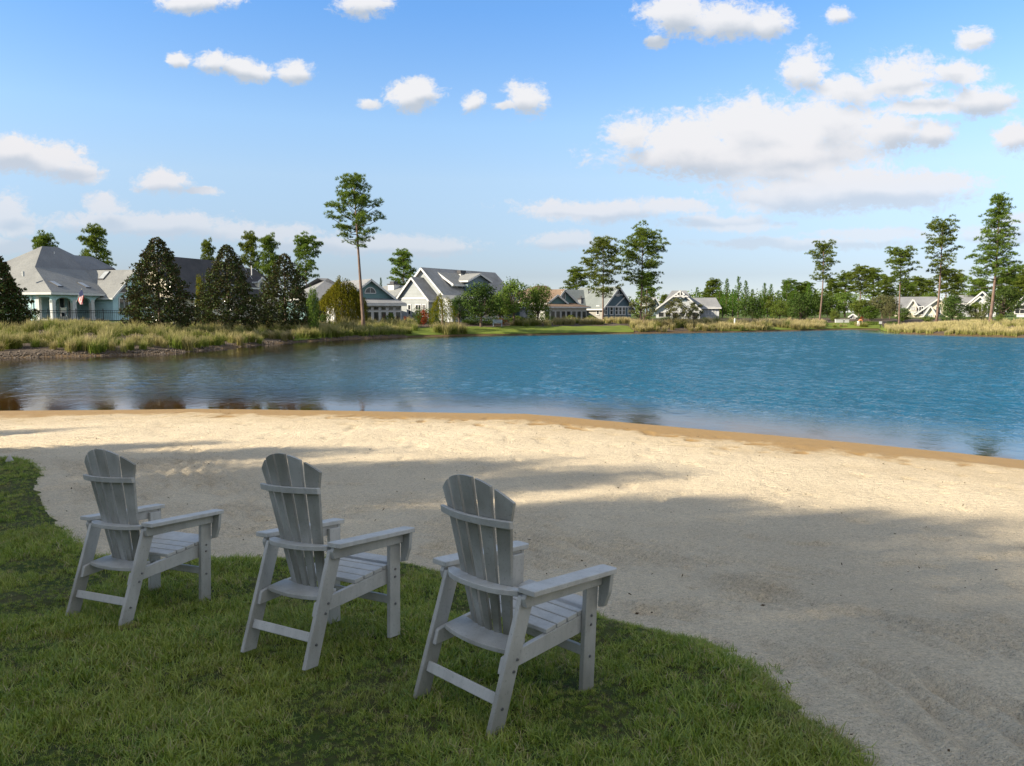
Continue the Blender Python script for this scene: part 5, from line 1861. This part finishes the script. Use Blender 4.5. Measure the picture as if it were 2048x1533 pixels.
# flag on the porch column
b = at(153, 604, 82)
tipp = at(164, 577, 81.2)
r = empty('porch_flag', b, 0, 'red and white striped flag with a blue canton hanging from a porch pole', 'flag')
m = MB(); m.tube([(0, 0, 0), tuple(tipp - b)], [.022, .018], 6); m.build('flagpole', M_WHITE, r)
dv = tipp - b
M_FR = pmat('flag_red', (.36, .03, .035), rough=.8, scale=6); M_FB = pmat('flag_blue', (.02, .03, .10), rough=.8, scale=6); M_FW = pmat('flag_white', (.62, .60, .58), rough=.8, scale=6)
p0, p1 = dv * .95, dv * .30
hang = Vector((.05, 0, -1.55))
def fp(a, c):
    w_ = .09 * math.sin(a * 9 + c * 4)
    return p0 + (p1 - p0) * (a * (1 - .45 * c)) + hang * c * (.75 + .25 * (1 - a)) + Vector((w_, w_ * .6, 0))
for i in range(13):
    m = MB()
    a0, a1 = i / 13, (i + 1) / 13
    c0 = .42 if i < 7 else 0
    for c in np.linspace(c0, 1, 6)[:-1]:
        c1 = c + (1 - c0) / 5
        m.slab([fp(a0, c), fp(a1, c), fp(a1, c1), fp(a0, c1)], (.004, .006, 0))
    m.build('stripe', M_FR if i % 2 == 0 else M_FW, r)
m = MB()
for c in (0, .14, .28):
    m.slab([fp(0, c), fp(7 / 13, c), fp(7 / 13, c + .14), fp(0, c + .14)], (.004, .006, 0))
m.build('canton', M_FB, r)

# folding chair on the porch terrace
r = empty('lawn_chair', at(128, 637, 80) , R(30), 'white folding chair standing before the arched porch', 'chair')
r.location.z = height(r.location.x, r.location.y) + .55
m = MB()
for x in (-.25, .25):
    m.beam((x, .25, 0), (x, -.3, .95), .04, .04); m.beam((x, -.25, 0), (x, .28, .45), .04, .04)
m.build('frame', M_WHITE, r)
m = MB(); m.box(-.25, .25, -.2, .25, .42, .46); m.build('seat', M_WHITE, r)
m = MB(); m.slab([(-.25, -.08, .5), (.25, -.08, .5), (.25, -.28, .92), (-.25, -.28, .92)], (0, .03, 0)); m.build('backrest', M_WHITE, r)
m = MB(); m.box(-.4, .4, -.5, .4, -.75, 0); m.build('paving_block', M_TAUPE, r)
r['label'] = 'white folding chair standing on a block before the arched porch'

# bench by the hedge
g_ = ground(995, 94)
r = empty('park_bench', g_, R(4), 'pale slatted bench in front of the dark hedge', 'bench')
M_BENCH = pmat('bench_paint', (.44, .52, .55), rough=.6)
for x in (-.56, .5):
    m = MB(); m.box(x, x + .06, -.2, -.14, -.05, .62); m.build('leg', M_BENCH, r)
    m = MB(); m.slab([(x, .2, -.05), (x, .26, -.05), (x, .36, .88), (x, .30, .88)], (.06, 0, 0)); m.build('leg', M_BENCH, r)
    m = MB(); m.box(x - .01, x + .07, -.22, .3, .62, .66); m.build('armrest', M_BENCH, r)
for k in range(4):
    m = MB(); m.box(-.6, .6, -.2 + k * .115, -.10 + k * .115, .42, .45); m.build('seat_slat', M_BENCH, r)
for k in range(4):
    y = .255 + k * .014
    m = MB(); m.box(-.6, .6, y, y + .025, .50 + k * .1, .58 + k * .1); m.build('back_slat', M_BENCH, r)

# low white wall, white sign, marker post
a, b = ground(1672, 124), ground(1699, 124)
r = empty('garden_wall', a, 0, 'low white wall at the edge of the woods', 'wall')
w_ = (b - a).length
m = MB(); m.box(0, w_ * .58, 0, .3, -.3, .55); m.build('wall_section', M_WHITE, r)
m = MB(); m.box(w_ * .68, w_, 0, .3, -.3, .55); m.build('wall_section', M_WHITE, r)
m = MB(); m.box(-.05, w_ * .58 + .05, -.04, .34, .55, .62); m.build('coping', M_WHITE, r)
m = MB(); m.box(w_ * .68 - .05, w_ + .05, -.04, .34, .55, .62); m.build('coping', M_WHITE, r)
g_ = ground(1762, 116)
r = empty('shore_sign', g_, 0, 'small blank white sign on a thin dark post at the inlet', 'sign')
zc = at(1762, 646, 116).z - g_.z
m = MB(); m.box(-.22, .22, -.03, 0, zc - .18, zc + .2); m.build('panel', M_WHITE, r)
m = MB(); m.box(-.03, .03, 0, .05, -.3, zc + .1); m.build('post', M_IRON, r)
g_ = ground(1470, 106)
r = empty('marker_post', g_, 0, 'small white marker post among the dry grass', 'post')
m = MB(); m.tube([(0, 0, -.2), (0, 0, 1.15), (0, 0, 1.32)], [.12, .11, .02], 10); m.build('shaft', M_WHITE, r)
m = MB(); m.tube([(0, 0, 1.0), (0, 0, 1.08)], [.125, .125], 10); m.build('collar', M_BENCH, r)


# ---------------- bending person on the far lawn
def skin_body(joints, edges, name, mat, parent, sub=2):
    me = bpy.data.meshes.new(name)
    me.from_pydata([j[0] for j in joints], edges, [])
    o = link(name, me, mat, parent)
    sk_ = o.modifiers.new('skin', 'SKIN')
    lay = me.skin_vertices[0].data if me.skin_vertices else None
    if lay is None:
        bm = bmesh.new(); bm.from_mesh(me); bm.verts.layers.skin.verify(); bm.to_mesh(me); bm.free(); lay = me.skin_vertices[0].data
    for i, j in enumerate(joints):
        lay[i].radius = (j[1], j[1]); lay[i].use_root = (i == 0)
    ss = o.modifiers.new('smooth', 'SUBSURF'); ss.levels = ss.render_levels = sub
    dg_ = bpy.context.evaluated_depsgraph_get()
    nm = bpy.data.meshes.new_from_object(o.evaluated_get(dg_))
    o.modifiers.clear(); o.data = nm
    nm.materials.clear(); nm.materials.append(mat)
    return o


M_SKIN = pmat('skin', (.50, .32, .23), rough=.6); M_ORANGE = pmat('orange_cloth', (.62, .22, .06), rough=.85); M_PANTS = pmat('pale_cloth', (.66, .60, .54), rough=.85); M_HAIR = pmat('hair', (.08, .05, .03), rough=.7)
g_ = ground(1718, 118.5)
r = empty('person', g_, R(15), 'person in an orange top and pale trousers bending over on the far lawn', 'person')
J = [((0, 0, .80), .13), ((.14, -.05, .98), .13), ((.34, -.08, 1.08), .15), ((.46, -.09, 1.06), .06), ((.58, -.10, 1.00), .095),
     ((.02, .09, .74), .10), ((-.06, .11, .42), .07), ((-.16, .12, .06), .045), ((-.05, .12, .02), .04),
     ((.02, -.09, .74), .10), ((.05, -.11, .42), .07), ((-.02, -.12, .06), .045), ((.10, -.12, .02), .04),
     ((.36, .12, 1.02), .055), ((.42, .14, .74), .042), ((.50, .12, .50), .032), ((.53, .11, .42), .03),
     ((.36, -.28, 1.0), .055), ((.44, -.30, .74), .042), ((.52, -.26, .52), .032), ((.55, -.25, .44), .03)]
E_ = [(0, 1), (1, 2), (2, 3), (3, 4), (0, 5), (5, 6), (6, 7), (7, 8), (0, 9), (9, 10), (10, 11), (11, 12), (2, 13), (13, 14), (14, 15), (15, 16), (2, 17), (17, 18), (18, 19), (19, 20)]
skin_body(J, E_, 'body', M_SKIN, r)
skin_body([((0, 0, .82), .150), ((.14, -.05, .99), .150), ((.34, -.08, 1.09), .172), ((.37, .12, 1.03), .075), ((.41, .14, .82), .062), ((.37, -.28, 1.01), .075), ((.43, -.30, .82), .062)],
          [(0, 1), (1, 2), (2, 3), (3, 4), (2, 5), (5, 6)], 'shirt', M_ORANGE, r)
skin_body([((0, 0, .79), .155), ((.02, .09, .72), .118), ((-.06, .11, .42), .086), ((-.15, .12, .10), .062), ((.02, -.09, .72), .118), ((.05, -.11, .42), .086), ((-.01, -.12, .10), .062)],
          [(0, 1), (1, 2), (2, 3), (0, 4), (4, 5), (5, 6)], 'trousers', M_PANTS, r)
m = MB(); m.tube([(.54, -.10, 1.10), (.58, -.10, 1.085), (.64, -.105, 1.01)], [.05, .098, .05], 10); m.build('hair', M_HAIR, r, smooth=True)

# pale stone standing in the lawn, left edge
p = hit(19, 922, lawn_z0)
z = float(lawn_top(np.array([p[0]]), np.array([p[1]]))[0])
m = MB()
m.add([(-.07, -.04, -.04), (.075, -.035, -.04), (.06, .05, -.04), (-.05, .05, -.04), (-.005, .0, .105), (.012, .012, .10), (.04, -.025, .03)],
      [(0, 1, 6), (0, 6, 4), (1, 2, 6), (2, 5, 6), (6, 5, 4), (2, 3, 5), (3, 4, 5), (3, 0, 4)])
o = m.build('stone', pmat('pale_stone', (.50, .46, .42), rough=.9, bump=.4, bscale=40), None, bevel=.006)
o.location = (p[0], p[1], z)
tag(o, 'pale pointed stone on the lawn at the left edge', 'stone')

# rubble along the stony left shore
rg = np.random.RandomState(9)
Vs, Fs = [], []
octv = np.array([(1, 0, 0), (-1, 0, 0), (0, 1, 0), (0, -1, 0), (0, 0, 1), (0, 0, -1)], float)
octf = np.array([(0, 2, 4), (2, 1, 4), (1, 3, 4), (3, 0, 4), (2, 0, 5), (1, 2, 5), (3, 1, 5), (0, 3, 5)])
for i in range(2600):
    px = rg.uniform(-25, 815); s_ = abs(rg.normal()) * .7 - .05
    q_ = ground(px, shore_d(px) + s_)
    sc_ = rg.uniform(.025, .075) * (1.6 if rg.rand() < .08 else 1)
    Vs.append(octv * sc_ * rg.uniform(.6, 1.3, (6, 3)) + np.array(q_)); Fs.append(octf + 6 * i)
tag(link('rubble', npmesh('rubble', np.concatenate(Vs), [np.concatenate(Fs)]), pmat('rubble_stone', (.15, .12, .09), (.075, .058, .042), rough=.9, scale=2)), 'small stones strewn along the waterline of the left bank', None, None, 'stuff')

# ================================================================ WOODS BEHIND, SHADE TREES, LAWN GRASS
rg = np.random.RandomState(4)
bl = []
for i in range(150):
    px = rg.uniform(-250, 2350); d = rg.uniform(205, 260)
    g_ = ground(px, d)
    top = at(px, (603 if px < 1300 else 585) + rg.uniform(-8, 10), d).z
    hh = max(3.0, top - g_.z)
    bl.append(((g_.x, d, g_.z + hh * .5), (5.5, 4.0, hh * .52)))
_, cm = leafy(7, bl, 42000, .75, None, shell=(.75, 1.05))
tag(link('far_woods', cm, M_OAK), 'distant wood closing the view behind the houses', None, None, 'stuff')

# the trees on the near shore, left of and behind the viewer, whose shade lies over the chairs
SHADE_OAK = (6.0, 3.2, leafy(160, blob_crown(160, 16, 6.0, 3.0, 2.9, flat=.6), 10500, .21, trunk=3.1, tr=.09))
SHADE_OAK2 = (6.0, 3.2, leafy(161, blob_crown(161, 16, 6.0, 3.0, 2.6, flat=.6), 10500, .21, trunk=2.9, tr=.09))
sxy = Vector((-tosun.x, -tosun.y)).normalized()
ELT = math.tan(SUN_EL)


def shade_tree(px, py, Ht, rad, k, lab, back=0.0):
    """stand a tree so that the tip of its shadow falls at the photo's pixel"""
    q_ = hit(px, py, sand_z)
    zt = float(sand_z(np.array([q_[0]]), np.array([q_[1]]))[0])
    L_ = (Ht - zt + .6) / ELT + back
    x, y = q_[0] - sxy.x * L_, q_[1] - sxy.y * L_
    z = float(near_lin(poly_sd(LAKE, np.array([x]), np.array([y])))[0])
    H0, R0, ms = (SHADE_OAK, SHADE_OAK2)[k % 2]
    plant('oak_tree', ms, (M_BARK, M_OAK), (x, y, min(z, .8)), lab, 'tree', 'shade trees behind the chairs', (rad / R0, rad / R0, Ht / H0), k * 1.3)


SHT = [(130, 860, 9.5, .55), (385, 888, 9.5, .65), (300, 911, 9.5, 1.1), (640, 905, 10, 1.15), (1000, 931, 10, 1.15), (1250, 945, 10.5, 1.0), (1432, 1010, 10, 1.05), (1660, 1036, 10, .7), (1890, 1052, 10.5, .95),
       (2075, 1130, 10.5, 1.2), (2230, 1260, 10.5, 1.5), (2050, 1420, 10, 1.5), (1700, 1560, 10, 1.8), (1500, 1150, 9.5, 1.3), (1050, 1120, 9.5, 1.4), (600, 1010, 9.5, 1.4)]
for i, (px, py, Ht, rad) in enumerate(SHT):
    Ht, rad = Ht * 1.45, rad * 1.5
    shade_tree(px, py, Ht, rad, i, 'tall leafy tree on the near shore behind the chairs, shading the lawn')

bl = []
rg = np.random.RandomState(14)
for i in range(46):
    x, y = rg.uniform(-48, 40), rg.uniform(-24, -11)
    bl.append(((x, y, rg.uniform(2.2, 7.5)), (rg.uniform(2.2, 3.4), 2.4, rg.uniform(1.8, 2.8))))
_, cm = leafy(15, bl, 26000, .42, None, shell=(.5, 1.05))
tag(link('near_woods', cm, M_DARK), 'leafy wood standing behind the lawn', None, None, 'stuff')

# ---- grass blades of the near lawn
M_BLADE = None
def mat_blade():
    m, t, out = newmat('lawn_blades')
    geo = t.n('NewGeometry')
    oi = t.n('ObjectInfo')
    pos = geo.outputs['Position']
    n1 = t.noise(pos, 1.1, 4, .65)
    n2 = t.noise(pos, 6.0, 3, .6)
    c = t.ramp(t.math('ADD', t.math('MULTIPLY', oi.outputs['Random'], .6), t.math('MULTIPLY', geo.outputs['Random Per Island'], .4)),
               [(0, (.040, .085, .008)), (.35, (.140, .225, .018)), (.65, (.270, .345, .030)), (.82, (.34, .36, .055)), (.9, (.38, .30, .14)), (1, (.48, .40, .24))])
    a = t.n('Attribute', attribute_name='tip').outputs['Fac']
    c = t.mix(t.math('MULTIPLY', t.smooth(a, .6, 1.0), .25), c, (.16, .17, .05))
    yel = t.noise(pos, 0.7, 3, .6)
    c = t.mix(t.math('MULTIPLY', t.smooth(yel.outputs[0], .45, .68), .28), c, (.34, .34, .045))
    dry = t.math('MULTIPLY', t.smooth(n1.outputs[0], .52, .70), t.smooth(t.math('ADD', n2.outputs[0], t.math('MULTIPLY', oi.outputs['Random'], .3)), .45, .8))
    c = t.mix(t.math('MULTIPLY', dry, .5), c, (.25, .18, .085))
    d = t.n('BsdfDiffuse', {'Color': c}); tr = t.n('BsdfTranslucent', {'Color': c})
    gl = t.n('BsdfGlossy', {'Color': (1, 1, 1), 'Roughness': .45})
    s1 = t.n('MixShader', {0: .28, 1: d.outputs[0], 2: tr.outputs[0]})
    s2 = t.n('MixShader', {0: .04, 1: s1.outputs[0], 2: gl.outputs[0]})
    t.set(out.inputs[0], s2)
    return m


M_BLADE = mat_blade()


def lawn_tuft(seed, n=17):
    rg = np.random.RandomState(seed)
    az = rg.uniform(0, 6.283, n)
    L = rg.uniform(.024, .054, n); L[0] *= 1.8
    lean = np.abs(rg.normal(size=n)) * .75 + .15
    b = np.c_[rg.normal(size=n) * .016, rg.normal(size=n) * .016, np.zeros(n) - .008]
    dh = np.c_[np.cos(az), np.sin(az), 0 * az]
    sd = np.c_[-np.sin(az), np.cos(az), 0 * az] * .0018
    P = [b + dh * (lean * L * t ** 1.6)[:, None] + np.c_[0 * L, 0 * L, L * (t - .35 * np.minimum(lean, 1.2) * t * t)] for t in (0, .55, 1)]
    V = np.stack([P[0] - sd, P[0] + sd, P[1] - sd * .9, P[1] + sd * .9, P[2]], 1).reshape(-1, 3)
    o = (np.arange(n) * 5)[:, None]
    me = npmesh('lawn_tuft', V, [o + np.array([[0, 1, 3, 2]]), o + np.array([[2, 3, 4]])])
    fattr(me, 'tip', np.tile(np.array([0, 0, .55, .55, 1.0]), n))
    me.materials.append(M_BLADE)
    return me


tc = bpy.data.collections.new('lawn_tufts')
for i in range(7):
    tc.objects.link(bpy.data.objects.new('lawn_tuft', lawn_tuft(300 + i)))
rg = np.random.RandomState(8)
pts = []
for (y0, y1, dens) in ((2.2, 3.6, 1500), (3.6, 5.2, 1150), (5.2, 7.5, 800), (7.5, 14.5, 380)):
    x0, x1 = -.72 * y1 - .4, 2.0
    n = int((x1 - x0) * (y1 - y0) * dens)
    x, y = rg.uniform(x0, x1, n), rg.uniform(y0, y1, n)
    ok = (x > -.72 * y - .4) & (x < .72 * y + .4)
    x, y = x[ok], y[ok]
    t_ = lawn_t(x, y)
    k = (t_ > -.05 - .10 * rg.rand(len(x)) ** 3 * 2) & (t_ < 30)
    x, y, t_ = x[k], y[k], t_[k]
    thin = fbm(x / .42, y / .42, 3, 51)
    bare = fbm(x / .16, y / .16, 2, 61)
    k = (rg.rand(len(x)) < np.clip(1.45 - .7 * sstep(thin, .55, .8) - .5 * sstep(bare, .66, .84), .35, 1))
    pts.append(np.c_[x, y][k])
pts = np.concatenate(pts)
pz = lawn_top(pts[:, 0], pts[:, 1])
n = len(pts)
me = bpy.data.meshes.new('grass')
me.vertices.add(n)
me.vertices.foreach_set('co', np.c_[pts, pz].astype(np.float32).ravel())
big = fbm(pts[:, 0] / .55, pts[:, 1] / .55, 3, 71)
fattr(me, 'size', rg.uniform(.5, 1.0, n) * (.55 + 1.05 * sstep(big, .3, .7)))
va = me.attributes.new('turn', 'FLOAT_VECTOR', 'POINT')
va.data.foreach_set('vector', np.c_[rg.normal(size=n) * .22, rg.normal(size=n) * .22, rg.uniform(0, 6.283, n)].astype(np.float32).ravel())
go_ = tag(link('grass', me, M_BLADE), 'short thick lawn grass around the chairs', None, None, 'stuff')
gn = bpy.data.node_groups.new('lawn_grass', 'GeometryNodeTree')
gn.interface.new_socket('Geometry', in_out='INPUT', socket_type='NodeSocketGeometry')
gn.interface.new_socket('Geometry', in_out='OUTPUT', socket_type='NodeSocketGeometry')
a, b = gn.nodes.new('NodeGroupInput'), gn.nodes.new('NodeGroupOutput')
ci = gn.nodes.new('GeometryNodeCollectionInfo'); ci.inputs[0].default_value = tc; ci.inputs['Separate Children'].default_value = True
ip = gn.nodes.new('GeometryNodeInstanceOnPoints'); ip.inputs['Pick Instance'].default_value = True
n1 = gn.nodes.new('GeometryNodeInputNamedAttribute'); n1.data_type = 'FLOAT_VECTOR'; n1.inputs[0].default_value = 'turn'
n2 = gn.nodes.new('GeometryNodeInputNamedAttribute'); n2.data_type = 'FLOAT'; n2.inputs[0].default_value = 'size'
e2r = gn.nodes.new('FunctionNodeEulerToRotation')
lk = gn.links.new
lk(a.outputs[0], ip.inputs['Points']); lk(ci.outputs[0], ip.inputs['Instance'])
lk(n1.outputs[0], e2r.inputs[0]); lk(e2r.outputs[0], ip.inputs['Rotation']); lk(n2.outputs[0], ip.inputs['Scale'])
lk(ip.outputs[0], b.inputs[0])
go_.modifiers.new('blades', 'NODES').node_group = gn

# ---- leaf litter on the sand
rg = np.random.RandomState(12)
C = []
while len(C) < 420:
    x, y = rg.uniform(-14, 10), 2.5 + 17 * rg.rand() ** 1.3
    if abs(x) > .7 * y + .3: continue
    if lawn_t(np.array([x]), np.array([y]))[0] > -.05 or poly_sd(LAKE, np.array([x]), np.array([y]))[0] < .9: continue
    C.append((x, y, float(sand_z(np.array([x]), np.array([y]))[0]) + .012 + .02 * rg.rand()))
C = np.array(C)
N = unit(np.c_[rg.normal(size=(len(C), 2)) * .5, np.ones(len(C))])
V, Fq = leaf_quads(C, N, rg.uniform(.015, .05, len(C)), rg.uniform(.006, .022, len(C)), rg)
tag(link('leaf_litter', npmesh('leaf_litter', V, [Fq]), leafmat('dry_leaves', [(.05, .035, .02), (.10, .07, .04), (.03, .02, .012)], trans=.1)), 'small dry leaves scattered over the sand', None, None, 'stuff')
